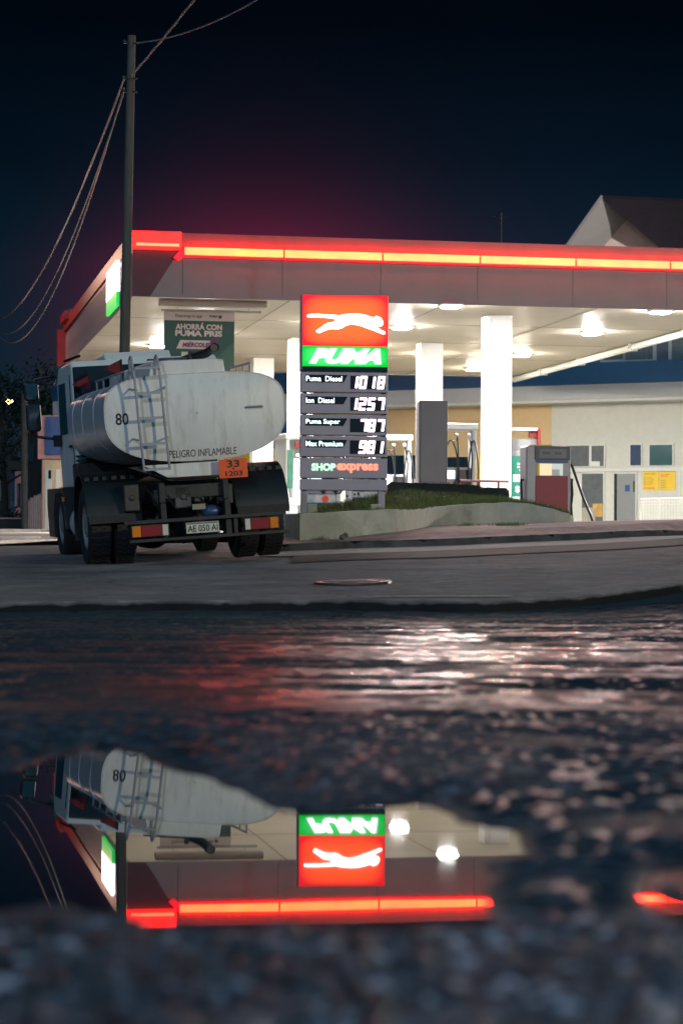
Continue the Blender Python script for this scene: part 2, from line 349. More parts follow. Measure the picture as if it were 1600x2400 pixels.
def grid(name, X, Y, Z, mat, attrs=None, kind='structure'):
    ny, nx = X.shape
    me = bpy.data.meshes.new(name); n = nx*ny
    me.vertices.add(n); me.vertices.foreach_set('co', np.stack([X, Y, Z], -1).reshape(-1).astype(np.float32))
    i = np.arange(n).reshape(ny, nx); q = np.stack([i[:-1, :-1], i[:-1, 1:], i[1:, 1:], i[1:, :-1]], -1).reshape(-1, 4)
    me.loops.add(q.size); me.loops.foreach_set('vertex_index', q.reshape(-1).astype(np.int32))
    me.polygons.add(len(q)); me.polygons.foreach_set('loop_start', (np.arange(len(q))*4).astype(np.int32))
    me.polygons.foreach_set('use_smooth', np.ones(len(q), bool)); me.update(calc_edges=True)
    for k, a in (attrs or {}).items():
        at_ = me.attributes.new(k, 'FLOAT', 'POINT'); at_.data.foreach_set('value', a.reshape(-1).astype(np.float32))
    me.materials.append(mat); o = bpy.data.objects.new(name, me); C.objects.link(o)
    return tag(o, kind=kind)
def asphalt(name, dry, wetcol, tint, dry_rough=0.9, dry_spec=0.10, crack=0.35):
    m = bpy.data.materials.new(name); m.use_nodes = True; t = m.node_tree; b = t.nodes['Principled BSDF']; L = t.links.new
    co = t.nodes.new('ShaderNodeTexCoord')
    def noise(s, d=6, r=0.6):
        n = t.nodes.new('ShaderNodeTexNoise'); n.inputs['Scale'].default_value = s; n.inputs['Detail'].default_value = d; n.inputs['Roughness'].default_value = r; L(co.outputs['Object'], n.inputs[0]); return n.outputs[0]
    big = noise(0.45, 8, 0.65); fine = noise(38, 4, 0.7); mid = noise(6.5, 8, 0.75)
    rp = t.nodes.new('ShaderNodeValToRGB'); L(mid, rp.inputs[0]); rp.color_ramp.elements[0].position = 0.3; rp.color_ramp.elements[1].position = 0.7
    rp.color_ramp.elements[0].color = tuple(c*0.6 for c in dry)+(1,); rp.color_ramp.elements[1].color = tuple(c*1.35 for c in dry)+(1,)
    pch = noise(1.7, 7, 0.7); bg2 = t.nodes.new('ShaderNodeMapRange'); bg2.inputs[1].default_value = 0.36; bg2.inputs[2].default_value = 0.62; pm = t.nodes.new('ShaderNodeMath'); pm.operation = 'MULTIPLY_ADD'; pm.inputs[1].default_value = 0.5; L(pch, pm.inputs[0]); hb2 = t.nodes.new('ShaderNodeMath'); hb2.operation = 'MULTIPLY'; hb2.inputs[1].default_value = 0.5; L(big, hb2.inputs[0]); L(hb2.outputs[0], pm.inputs[2]); L(pm.outputs[0], bg2.inputs[0])
    m1 = t.nodes.new('ShaderNodeMix'); m1.data_type = 'RGBA'; L(bg2.outputs[0], m1.inputs[0]); L(rp.outputs[0], m1.inputs[6]); m1.inputs[7].default_value = tuple(tint)+(1,)
    wet = t.nodes.new('ShaderNodeAttribute'); wet.attribute_name = 'wet'
    # dark tar cracks
    vo = t.nodes.new('ShaderNodeTexVoronoi'); vo.feature = 'DISTANCE_TO_EDGE'; vo.inputs['Scale'].default_value = 0.32
    wp = t.nodes.new('ShaderNodeVectorMath'); wp.operation = 'ADD'; nn = t.nodes.new('ShaderNodeTexNoise'); nn.inputs['Scale'].default_value = 1.1; nn.inputs['Detail'].default_value = 6; L(co.outputs['Object'], nn.inputs[0])
    sc = t.nodes.new('ShaderNodeVectorMath'); sc.operation = 'SCALE'; sc.inputs['Scale'].default_value = 1.1; L(nn.outputs['Color'], sc.inputs[0]); L(co.outputs['Object'], wp.inputs[0]); L(sc.outputs[0], wp.inputs[1]); L(wp.outputs[0], vo.inputs['Vector'])
    cm = t.nodes.new('ShaderNodeMapRange'); cm.inputs[1].default_value = 0.0; cm.inputs[2].default_value = 0.014; cm.inputs[3].default_value = crack; cm.inputs[4].default_value = 1; L(vo.outputs['Distance'], cm.inputs[0])
    mc = t.nodes.new('ShaderNodeMix'); mc.data_type = 'RGBA'; mc.blend_type = 'MULTIPLY'; mc.inputs[0].default_value = 1; L(m1.outputs[2], mc.inputs[6]); L(cm.outputs[0], mc.inputs[7])
    sn2 = t.nodes.new('ShaderNodeAttribute'); sn2.attribute_name = 'stone'
    ms_ = t.nodes.new('ShaderNodeMix'); ms_.data_type = 'RGBA'; L(sn2.outputs['Fac'], ms_.inputs[0]); L(mc.outputs[2], ms_.inputs[6]); ms_.inputs[7].default_value = (0.50, 0.56, 0.62, 1); mc = ms_
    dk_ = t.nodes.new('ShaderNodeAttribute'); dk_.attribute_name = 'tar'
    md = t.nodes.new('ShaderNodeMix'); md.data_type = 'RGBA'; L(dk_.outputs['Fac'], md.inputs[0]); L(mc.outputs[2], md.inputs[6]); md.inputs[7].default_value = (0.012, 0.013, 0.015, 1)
    m2 = t.nodes.new('ShaderNodeMix'); m2.data_type = 'RGBA'; L(wet.outputs['Fac'], m2.inputs[0]); L(md.outputs[2], m2.inputs[6]); m2.inputs[7].default_value = tuple(wetcol)+(1,)
    L(m2.outputs[2], b.inputs['Base Color'])
    rr = t.nodes.new('ShaderNodeMapRange'); rr.inputs[3].default_value = dry_rough; rr.inputs[4].default_value = 0.15; L(wet.outputs['Fac'], rr.inputs[0]); L(rr.outputs[0], b.inputs['Roughness'])
    sp = t.nodes.new('ShaderNodeMapRange'); sp.inputs[3].default_value = dry_spec; sp.inputs[4].default_value = 0.5; L(wet.outputs['Fac'], sp.inputs[0]); L(sp.outputs[0], b.inputs['Specular IOR Level'])
    bp = t.nodes.new('ShaderNodeBump'); bp.inputs['Distance'].default_value = 0.006
    bs = t.nodes.new('ShaderNodeMapRange'); bs.inputs[3].default_value = 0.8; bs.inputs[4].default_value = 0.42; L(wet.outputs['Fac'], bs.inputs[0]); L(bs.outputs[0], bp.inputs['Strength'])
    ad = t.nodes.new('ShaderNodeMath'); ad.operation = 'MULTIPLY_ADD'; ad.inputs[1].default_value = 2.0; L(mid, ad.inputs[0]); L(fine, ad.inputs[2]); L(ad.outputs[0], bp.inputs['Height'])
    L(bp.outputs[0], b.inputs['Normal'])
    return m
def gp(px, py):      # photograph point (1600 x 2400) on the water level
    p = on_z(px*0.98, py*0.98, 0.0); return (p.x, p.y)
shore = [gp(*p) for p in ((-900, 1850), (-300, 1790), (60, 1815), (130, 1775), (250, 1748), (330, 1768), (380, 1800), (470, 1818), (560, 1858), (640, 1893), (700, 1900), (800, 1897), (900, 1888),
          (985, 1882), (1035, 1898), (1065, 1925), (1130, 1940), (1200, 1948), (1228, 1970), (1222, 2008), (1150, 2018), (1120, 2035), (1150, 2068), (1158, 2120), (1120, 2160), (1040, 2178),
          (900, 2190), (700, 2184), (560, 2196), (420, 2188), (330, 2204), (250, 2150), (190, 2165), (120, 2130), (0, 2150), (-500, 2140), (-1200, 2100), (-1500, 1960))]
islet = [gp(*p) for p in ((1492, 2080), (1530, 2046), (1610, 2036), (1700, 2050), (1720, 2140), (1620, 2170), (1530, 2140))]
def sdist(px, py, poly):
    d = np.full(px.shape, 1e9); ins = np.zeros(px.shape, bool); n = len(poly)
    for i in range(n):
        ax, ay = poly[i]; bx, by = poly[(i+1) % n]; ex, ey = bx-ax, by-ay
        t = np.clip(((px-ax)*ex+(py-ay)*ey)/(ex*ex+ey*ey), 0, 1); d = np.minimum(d, np.hypot(px-ax-t*ex, py-ay-t*ey))
        c = ((ay <= py) & (by > py)) | ((by <= py) & (ay > py))
        with np.errstate(divide='ignore', invalid='ignore'): xx = ax+(py-ay)*ex/np.where(ey == 0, 1e-9, ey)
        ins ^= c & (px < xx)
    return np.where(ins, -d, d)
def near_ground(x, y):
    wob = 0.10*(fbm(x*3, y*1.5, 4, 21)-0.5)+0.05*(fbm(x*14, y*7, 3, 23)-0.5)
    sd = sdist(x, y, shore)+wob; s2 = np.maximum(sdist(x, y, islet)+wob*0.6, 0.05-np.hypot((x-0.545)/0.6, (y-3.92)/2.4))
    sd = np.minimum(sd, s2)
    base = np.interp(y, [0, 2.6, 3.4, 6.5, 9, 14, 20, 24, 30], [0.045, 0.034, 0.020, 0.030, 0.026, 0.034, 0.045, 0.060, 0.075])
    base = base+(zU(x, ledge(x))-0.088-base)*sst(12, 22, y)*(y < 60)
    bank = np.where(sd > 0, np.minimum(base, 0.004+sd*0.10), np.maximum(-0.05, sd*0.12))
    rough = np.clip(sd*9+0.15, 0, 1)
    grav = sst(3.75, 3.35, y)+0.35*sst(0.35, 0.75, x/np.maximum(y, 1))*sst(6.5, 5.0, y)+0.25*sst(0.60, 0.70, fbm(x*0.8, y*0.5, 4, 77))*sst(7.8, 6.5, y)
    h = bank+rough*(0.020*(fbm(x*1.3, y*0.7, 4, 3)-0.5)+0.006*(fbm(x*6, y*4, 3, 9)-0.5))
    s1, id1 = stones(x*40, y*40, 4, True)
    h = h+np.clip(grav, 0, 1)*np.clip(sd*20+0.2, 0, 1)*(0.012*s1+0.009*stones(x*17, y*17, 8)-0.004)
    h = h+0.024*sst(1.2, 0.2, np.abs(y-ledge(x)))*stones(x*7, y*7, 15)*sst(-0.5, -2.5, x)
    # wetness: films left in the low places
    n1 = fbm(x*0.55+4, y*0.42, 5, 31); n2 = fbm(x*1.7, y*1.1, 4, 41); n3 = fbm(x*0.8+7, y*3.6, 5, 51); n4 = fbm(x*6, y*5, 3, 57)
    az_ = x/np.maximum(y, 0.5)
    region = sst(6.7, 8.0, y+0.8*(n2-0.5))*sst(19.5, 15.0, y+3.0*(n1-0.5))
    wet = region*sst(-0.12, -0.01, az_+0.16*(n1-0.5)+0.05*(n3-0.5))*sst(0.42, 0.55, 0.25*n1+0.75*n3+0.16*(n4-0.5))
    n5 = fbm(x*16, y*7, 3, 67)
    wet = wet*(0.55+0.45*sst(0.38, 0.58, n4))*(0.62+0.38*sst(0.40, 0.56, n5))*(1-0.22*sst(0.07, 0.13, az_+0.08*(n1-0.5)))*(0.62+0.38*sst(7.6, 9.6, y+1.5*(n2-0.5)))
    wet = np.maximum(wet, 0.8*sst(0.035, -0.02, sd)); pale = ((id1*5.7) % 1 > 0.93)*np.clip(grav*1.5, 0, 1)*sst(0.05, 0.3, s1)
    wet = np.maximum(wet*(1-0.8*np.clip(grav*2, 0, 1)), (1-0.7*pale)* np.clip(grav*1.5, 0, 1)*sst(0.10, 0.35, s1)*(0.20+0.58*(id1 > 0.45)))
    wet = np.maximum(wet, 0.55*sst(0.50, 0.66, 0.5*n2+0.5*n3)*sst(20, 13, y)*sst(6.8, 8.4, y)); n6 = fbm(x*34, y*11, 3, 69)
    wet = np.maximum(wet, 0.85*sst(0.58, 0.70, 0.5*n5+0.5*n4)*sst(21, 16, y)*sst(7.0, 8.6, y)); wet = np.maximum(wet, 0.8*sst(0.66, 0.76, n6)*sst(21, 16, y)*sst(6.8, 8.6, y))
    low = sst(9.5, 7.5, y)
    wet = np.maximum(wet, 0.36*low*sst(0.54, 0.64, 0.6*n3+0.4*n4)*sst(0.05, 0.2, sd)*sst(-0.05, 0.06, az_)); wet = np.maximum(wet, 0.75*low*sst(0.60, 0.72, n6)*sst(0.02, 0.1, sd))
    stone = 0.16*low*sst(0.50, 0.72, fbm(x*26, y*26, 3, 95))+np.clip(grav*1.5, 0, 1)*sst(0.05, 0.3, s1)*np.where((id1*5.7) % 1 > 0.93, 1.0, 0.22*((id1*9.1) % 1))  # some pebbles coloured pale in place of wet glints
    return h, np.clip(wet, 0, 1), np.clip(stone, 0, 1)
ys = np.concatenate([np.linspace(-25, 1.4, 24), np.geomspace(1.5, 2.6, 60, endpoint=False), np.linspace(2.6, 4.2, 380, endpoint=False), np.geomspace(4.2, 31, 620)])
aa = np.concatenate([np.linspace(-3, -0.42, 24), np.linspace(-0.4, -0.17, 90), np.linspace(-0.168, 0.168, 330), np.linspace(0.17, 0.4, 90), np.linspace(0.42, 3, 24)])
Y, A = np.meshgrid(ys, aa, indexing='ij'); X = A*np.where(Y < 1.5, 8, Y)
H, Wt, St = near_ground(X, Y)
H = np.where(Y > ledge(X)+0.25, np.minimum(H, zU(X, Y)-0.12), H)
m_near = asphalt('wet_asphalt', (0.026, 0.048, 0.062), (0.008, 0.013, 0.017), (0.036, 0.056, 0.068), dry_rough=0.85, dry_spec=0.0)
m_far = asphalt('worn_concrete_road', (0.29, 0.265, 0.26), (0.02, 0.02, 0.02), (0.12, 0.115, 0.12), dry_rough=0.88, crack=0.72)
grid('wet_road', X, Y, H, m_near, {'wet': Wt, 'stone': St})
# upper road with its broken edge
xs = np.concatenate([np.linspace(-220, -13, 20), np.linspace(-12, 12, 420), np.linspace(13, 220, 20)])
tt = np.concatenate([[0, 0.012, 0.03, 0.06], np.geomspace(0.1, 90, 170), [150, 250, 420]])
T, X2 = np.meshgrid(tt, xs, indexing='ij'); Ld = ledge(np.clip(X2, -13, 9)); Y2 = Ld+T
Z2 = zU(X2, Y2)+0.010*(fbm(X2*0.7, Y2*0.5, 4, 61)-0.5)*np.clip(T, 0, 1)
brk = 0.035*(fbm(X2*5, Y2*0+X2*3, 4, 12))
Z2[0] = -0.1; Y2[0] = Ld[0]-0.02; Z2[1] = zU(X2[1], Y2[1])-0.075-brk[1]; Y2[1] = Ld[1]-0.01; Z2[2] -= 0.02+brk[2]*0.4; Z2[3] -= 0.006
Z2[:14] -= (0.022*sst(0.42, 0.75, fbm(X2*8.0, Y2*3.5, 4, 19))*(1-np.clip(T/0.9, 0, 1)))[:14]
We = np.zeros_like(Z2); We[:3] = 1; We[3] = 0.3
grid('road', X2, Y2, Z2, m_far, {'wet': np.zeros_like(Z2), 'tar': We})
# the water
m_w = bpy.data.materials.new('puddle_water'); m_w.use_nodes = True; t = m_w.node_tree; b = t.nodes['Principled BSDF']
b.inputs['Base Color'].default_value = (0.004, 0.006, 0.008, 1); b.inputs['Roughness'].default_value = 0.012; b.inputs['IOR'].default_value = 1.45; b.inputs['Specular IOR Level'].default_value = 0.9
co = t.nodes.new('ShaderNodeTexCoord'); nz = t.nodes.new('ShaderNodeTexNoise'); nz.inputs['Scale'].default_value = 1.1; nz.inputs['Detail'].default_value = 2; t.links.new(co.outputs['Object'], nz.inputs[0])
bp = t.nodes.new('ShaderNodeBump'); bp.inputs['Strength'].default_value = 0.10; bp.inputs['Distance'].default_value = 0.003; t.links.new(nz.outputs[0], bp.inputs['Height']); t.links.new(bp.outputs[0], b.inputs['Normal'])
gx, gy = np.meshgrid(np.linspace(-9, 4, 14), np.linspace(2.7, 8.5, 8))
grid('puddle', gx, gy, gx*0, m_w)
tag(MB().add([(-400, -60, -0.35), (400, -60, -0.35), (400, 600, -0.35), (-400, 600, -0.35)], [(0, 1, 2, 3)]).build('ground', MT['soil']), kind='structure')

# kerb line, gutter, cobbles, pavement, forecourt
kx = np.array([-30, -9, -4.2, -2.2, -1.3, -0.75, 0.1, 1.3, 2.6, 3.6, 4.4, 5.4, 7.0, 12, 40]); ky = np.array([33.2, 33.2, 33.3, 33.2, 32.9, 32.5, 33.2, 33.6, 34.6, 35.3, 36.2, 37.6, 40, 42, 44])
def kerb_y(x): return np.interp(x, kx, ky)
kl = np.linspace(-1.6, 9, 160)
def strip(name, off0, off1, lift, mat, x0=-1.3, x1=9, n=200, zf=zU, rows=8, attrs=False, jit=0):
    q = np.linspace(x0, x1, n); o = np.linspace(off0, off1, rows); O, Q = np.meshgrid(o, q, indexing='ij'); Yq = kerb_y(Q)+O
    Z = zf(Q, Yq)+lift
    return grid(name, Q, Yq, Z, mat, {'wet': np.zeros_like(Z)} if attrs else None)
strip('concrete_gutter', -1.75, -0.02, 0.014, MT['gutter'], x0=-1.0)
def cobbles():
    m = M('cobble_stone', (0.05, 0.05, 0.052), 0.85, var=0.5, vs=3, spec=0.2)
    t = m.node_tree; b = t.nodes['Principled BSDF']; co = t.nodes.new('ShaderNodeTexCoord'); br = t.nodes.new('ShaderNodeTexBrick')
    mp = t.nodes.new('ShaderNodeMapping'); mp.inputs['Rotation'].default_value = (0, 0, R(38)); t.links.new(co.outputs['Object'], mp.inputs[0]); t.links.new(mp.outputs[0], br.inputs[0])
    br.inputs['Scale'].default_value = 3.2; br.inputs['Color1'].default_value = (0.055, 0.055, 0.058, 1); br.inputs['Color2'].default_value = (0.035, 0.036, 0.04, 1); br.inputs['Mortar'].default_value = (0.012, 0.014, 0.016, 1); br.inputs['Mortar Size'].default_value = 0.03
    t.links.new(br.outputs[0], b.inputs['Base Color']); bp = t.nodes.new('ShaderNodeBump'); bp.inputs['Distance'].default_value = 0.03; bp.invert = True; t.links.new(br.outputs['Fac'], bp.inputs['Height']); t.links.new(bp.outputs[0], b.inputs['Normal'])
    return m
strip('cobbled_gutter', -3.9, -1.8, 0.014, cobbles(), x0=-0.6)
# pavement and forecourt as one rising surface, in two materials
tile = M('pavement_tiles', (0.40, 0.26, 0.23), 0.85, var=0.2, vs=2, bump=0.3, bs=40, dirt=(0.12, 0.10, 0.09), ds=1.2, dt=(0.45, 0.7), spec=0.2)
fore = M('forecourt_concrete', (0.40, 0.38, 0.35), 0.6, var=0.15, vs=1, dirt=(0.22, 0.21, 0.2), ds=0.7)
qx = np.concatenate([np.linspace(-1.25, 9, 170), [14, 40]]); q0 = np.concatenate([np.linspace(0, 1, 30)])
Q, K = np.meshgrid(qx, q0); 
def ped(qq, kk):
    yy = kerb_y(qq)+0.15+(44-kerb_y(qq)-0.15)*kk
    zz = zF(qq, yy); edge = zU(qq, kerb_y(qq))+0.10*sst(7.2, 4.6, qq)+0.006
    return yy, edge*(1-sst(0, 0.14, kk))+zz*sst(0, 0.14, kk)+0.004
YP, ZP = ped(Q, K); grid('pavement', Q, YP, ZP, tile)
fx_, fy_ = np.meshgrid(np.concatenate([np.linspace(-6.5, 20, 60), [40, 90]]), np.concatenate([np.linspace(40.5, 95, 50)]))
grid('forecourt', fx_, fy_, zF(fx_, fy_)-0.004*(fy_ < 44), fore)
kb = MB(); kk_ = np.linspace(-1.25, 9, 130); sec = []
for x in kk_:
    y = float(kerb_y(x)); zb = float(zU(x, y)); jn = (len(sec) % 12 == 6); h = 0.10*float(sst(7.2, 4.6, np.array(x)))+0.012*(random.random()-0.5)+0.004
    if jn: y += 0.03; h -= 0.03
    sec.append([(x, y-0.01, zb-0.05), (x, y, zb+h-0.02), (x, y+0.025, zb+h), (x, y+0.16, zb+h+0.004), (x, y+0.17, zb-0.05)])
kb.add([p for s_ in sec for p in s_], [(i*5+j, i*5+j+1, (i+1)*5+j+1, (i+1)*5+j) for i in range(len(sec)-1) for j in range(4)])
tag(kb.build('kerb', MT['kerb'], smooth=True), kind='structure')
# left side pavement of the far street
lp = MB(); lp.box(-60, -8.5, 68.5, 72.5, 0.6, 1.17); tag(lp.build('far_pavement', MT['gutter'], bevel=0.03), kind='structure')

# pale filled joint that crosses the road, and a second shorter one
def seam_strip(pts, w_, mat):
    P = []
    for xd, yd in pts:
        d = ray(xd, yd); tY = 24.0
        for _ in range(40):
            x_ = d.x/d.y*tY; zz = float(zU(x_, tY)); tY += 0.6*((zz-CAMZ)/(d.z/d.y)-tY) if abs(d.z/d.y) > 1e-4 else 0
            tY = min(max(tY, 21.5), 33)
        P.append((d.x/d.y*tY, tY))
    vs = []; fs = []; q = []
    for (x0, y0), (x1, y1) in zip(P[:-1], P[1:]): q += [(x0+(x1-x0)*k/14, y0+(y1-y0)*k/14) for k in range(14)]
    for i, (x, y) in enumerate(q):
        ww = w_*(0.6+0.8*random.random())
        for e in (-ww, ww): vs.append((x, y+e, float(zU(x, y+e))+0.012))
    fs = [(2*i, 2*i+1, 2*i+3, 2*i+2) for i in range(len(q)-1)]
    tag(MB().add(vs, fs).build('road_joint', mat), kind='structure')
seam_strip([(860, 1333), (1010, 1318), (1190, 1301)], 0.055, M('joint_filler', (0.44, 0.40, 0.36), 0.9, var=0.3, spec=0.1))

# manhole
mc = on_z(810, 1348, 0.215); mz = float(zU(mc.x, mc.y))
mh = MB().lathe([(0.001, 0.016), (0.30, 0.018), (0.315, 0.010), (0.325, 0.020), (0.375, 0.020), (0.385, 0.0)], 'z', (0, 0, 0), 40)
for i in range(-4, 5):
    w_ = math.sqrt(max(0, 0.28**2-(i*0.06)**2)); mh.box(-w_, w_, i*0.06-0.012, i*0.06+0.012, 0.012, 0.024)
mo = mh.build('manhole_cover', MT['iron'], smooth=False); mo.location = (mc.x, mc.y, mz+0.004); mo.rotation_euler = (R(2.1), R(-1.3), 0)
tag(mo, 'round iron manhole cover set in the grey road', 'manhole cover')

# ================================================================== TANK TRUCK
TH = R(14)
TR = Matrix.Rotation(TH, 4, 'Z') @ Matrix.Rotation(R(1.1), 4, 'X') @ Matrix.Rotation(R(-4.4), 4, 'Y')
truck = thing('tank_truck', (-1.95, 30.0, 0.445), 'white fuel tank truck with rear ladder parked on the road by the station', 'truck', rot=TR)
TX = 0.0; HW, HH, TN, TZ = 1.10, 0.525, 2.6, 1.755; Y0, Y1 = -0.72, 2.72
def sup(a, k=1.0):
    c, s_ = math.cos(a), math.sin(a)
    n = 3.6 if s_ > 0 else 2.6
    return (TX+HW*k*math.copysign(abs(c)**(2/n), c), TZ+0.04+(HH-0.04 if s_ > 0 else HH+0.04)*k*math.copysign(abs(s_)**(2/n), s_))
def capy(x, z):
    n, hh = (3.6, HH-0.04) if z > TZ+0.04 else (2.6, HH+0.04)
    r = (abs((x-TX)/HW)**n+abs((z-TZ-0.04)/hh)**n)**(1/n); return Y0-0.09*(1-min(r, 1)**2)
def loft(rings, n=96, cap=False):
    b = MB(); vs = []
    for y, k in rings:
        for i in range(n):
            x, z = sup(2*math.pi*i/n, k); vs.append((x, y, z))
    fs = [(i*n+j, i*n+(j+1) % n, (i+1)*n+(j+1) % n, (i+1)*n+j) for i in range(len(rings)-1) for j in range(n)]
    return b.add(vs, fs)
tank = loft([(Y0, 1.0), (Y0+0.03, 1.004), (Y0+0.05, 0.997)]+[(Y0+0.05+(Y1-Y0-0.1)*i/14, 0.997) for i in range(15)]+[(Y1, 1.0), (Y1+0.06, 0.8), (Y1+0.09, 0.4), (Y1+0.1, 0.01)])
tank_o = tank.build('tank', MT['steel'], truck, smooth=True)
cap = loft([(Y0-0.002, 1.0)]+[(Y0-0.002-0.09*(1-k*k), k) for k in (0.97, 0.92, 0.85, 0.75, 0.6, 0.45, 0.3, 0.15, 0.01)])
cap.build('rear_end_cap', MT['tankwhite'], truck, smooth=True)
rim = loft([(Y0-0.012, 1.004), (Y0-0.012, 1.014), (Y0+0.012, 1.014), (Y0+0.012, 1.0)]); rim.build('end_cap_rim', MT['tankwhite'], truck, smooth=False)
for yb in (0.30, 1.32, 2.2): loft([(yb, 0.996), (yb+0.002, 1.0015), (yb+0.016, 1.0015), (yb+0.018, 0.996)]).build('weld_seam', MT['steel'], truck, smooth=True)
# filling-hole coaming on top
cz = TZ+HH
box = MB().prism([(-0.60, cz-0.10), (0.37, cz-0.10), (0.34, cz+0.155), (0.22, cz+0.17), (-0.54, cz+0.17)], -0.70, 2.55)
box.build('top_coaming', MT['tankwhite'], truck, bevel=0.015)
for y in (0.3, 1.3, 2.1):
    MB().lathe([(0.001, 0.06), (0.19, 0.05), (0.2, 0.0), (0.24, 0.0), (0.24, -0.03)], 'z', (-0.1, y, cz+0.20), 24).build('manhole_lid', MT['greyal'], truck, smooth=True)
# side hand rails on the tank top
def rail(x, ya, yb, zt, posts, lean=0.0):
    m = MB(); m.tube([(x, ya, zt), (x, yb, zt)], 0.014)
    for y in posts: m.tube([(x, y, zt), (x, y, zt-0.14)], 0.013)
    return m
rail(-0.80, -0.35, 2.2, cz+0.08, (-0.3, 0.3, 0.9, 1.5, 2.1)).build('hand_rail', MT['greyal'], truck)
rail(0.74, -0.40, 0.9, cz+0.105, (-0.36, 0.05, 0.45, 0.85)).build('hand_rail', MT['greyal'], truck)
# dark suction pipe lying over the top
MB().tube([(-0.05, 1.7, cz+0.20), (0.05, 0.6, cz+0.215), (0.16, -0.55, cz+0.245), (0.19, -0.92, cz+0.29)], 0.055, 14, cap=False).tube([(0.16, -0.6, cz+0.245), (0.19, -0.90, cz+0.287)], 0.048, 14).build('suction_hose', MT['black'], truck, smooth=True)
MB().box(-0.07, -0.03, -0.62, -0.56, cz+0.15, cz+0.27).box(-0.58, 0.0, -0.60, -0.57, cz+0.185, cz+0.205).build('hose_bracket', MT['chassis'], truck)
# ladder
lad = MB(); lx0, lx1 = -0.735, -0.425
for (xt, xb) in ((lx0-0.065, lx0), (lx1-0.065, lx1)):
    pts = [(xb, Y0-0.20, 1.13), (xt+0.03, Y0-0.24, 1.75), (xt+0.012, Y0-0.25, 2.25), (xt, Y0-0.22, cz+0.13), (xt, Y0-0.17, cz+0.21), (xt, Y0-0.10, cz+0.23), (xt, Y0-0.03, cz+0.20), (xt, Y0+0.01, cz+0.06), (xt, Y0+0.01, cz-0.03)]
    lad.tube(pts, 0.0155, 8)
lo = lad.build('ladder', MT['greyal'], truck, smooth=True)
for z in (1.145, 1.45, 1.76, 2.06, 2.36):
    k = (z-1.13)/1.2; xa = lx0-0.05*k; xb = lx1-0.05*k; y = Y0-0.20-0.05*min(k, 1)
    rg = MB().box(xa, xb, y-0.022, y+0.022, z-0.012, z+0.012)
    for i in range(9): rg.box(xa+0.01+i*(xb-xa-0.02)/9, xa+0.025+i*(xb-xa-0.02)/9, y-0.024, y+0.024, z+0.012, z+0.020)
    rg.build('rung', MT['greyal'], lo)
for xk in (lx0-0.03, lx1-0.03):
    for z in (1.5, 2.1): MB().tube([(xk, Y0-0.235, z), (xk-0.06*(1 if xk < -0.5 else -1), capy(xk, z)+0.01, z+0.03)], 0.012).build('ladder_stay', MT['greyal'], lo)
# markings on the rear
cf = lambda x, z: capy(x, z)-0.001
MB().add([(-0.905+0.10*math.cos(a), capy(-0.905+0.10*math.cos(a), TZ+0.02+0.10*math.sin(a))-0.0015, TZ+0.02+0.10*math.sin(a)) for a in [i*math.pi/16 for i in range(32)]], [tuple(range(32))]).build('speed_sticker', M('sticker_cream', (0.62, 0.72, 0.60), 0.5, var=0.05), truck)
cf2 = lambda x, z: capy(x, z)-0.003
lettering('speed_number', '80', MT['ink'], truck, -0.905, TZ+0.02, 0, width=0.155, height=0.145, bold=0.018, conform=cf2, depth=0.0015)
lettering('warning_lettering', 'PELIGRO INFLAMABLE', MT['ink'], truck, 0.09, TZ-0.44, 0, width=0.83, height=0.088, bold=0.0, conform=cf2, depth=0.0015)
MB().tube([(0.60, capy(0.6, 1.83)+0.01, 1.83), (0.62, capy(0.62, 1.83)-0.05, 1.835), (0.80, capy(0.8, 1.83)-0.05, 1.835), (0.82, capy(0.82, 1.83)+0.01, 1.83)], 0.011).build('grab_handle', MT['greyal'], truck)
bl = [(0.955+0.042*math.cos(a)*(1+0.25*math.sin(3*a)), 1.585+0.04*math.sin(a)*(1+0.2*math.cos(2*a))) for a in [i*math.pi/12 for i in range(24)]]
MB().add([(x, cf(x, z), z) for x, z in bl], [tuple(range(24))]).build('worn_sticker', M('worn_sticker', (0.36, 0.34, 0.22), 0.7), truck)
# apron and hazard plate under the tank
MB().prism([(-0.62, 1.20), (-0.34, 1.04), (0.30, 1.035), (0.42, 1.20)], -0.70, -0.66).build('tank_apron', MT['tankwhite'], truck)
MB().prism([(-0.80, 1.19), (-0.30, 1.0), (-0.26, 1.0), (-0.40, 1.19)], -0.60, -0.20).build('tank_cradle', MT['chassis'], truck)
hz = MB().box(0.275, 0.625, -0.825, -0.815, 0.985, 1.215).build('hazard_plate', MT['orange'], truck, bevel=0.004)
lettering('hazard_number', '33', MT['ink'], hz, 0.45, 1.158, -0.826, width=0.155, height=0.088, bold=0.025)
lettering('hazard_number', '1203', MT['ink'], hz, 0.455, 1.040, -0.826, width=0.21, height=0.062, bold=0.02)
MB().lathe([(0.001, -0.006), (0.012, -0.004), (0.012, 0)], 'y', (0.45, -0.827, 1.097), 10).build('bolt', MT['chassis'], hz)
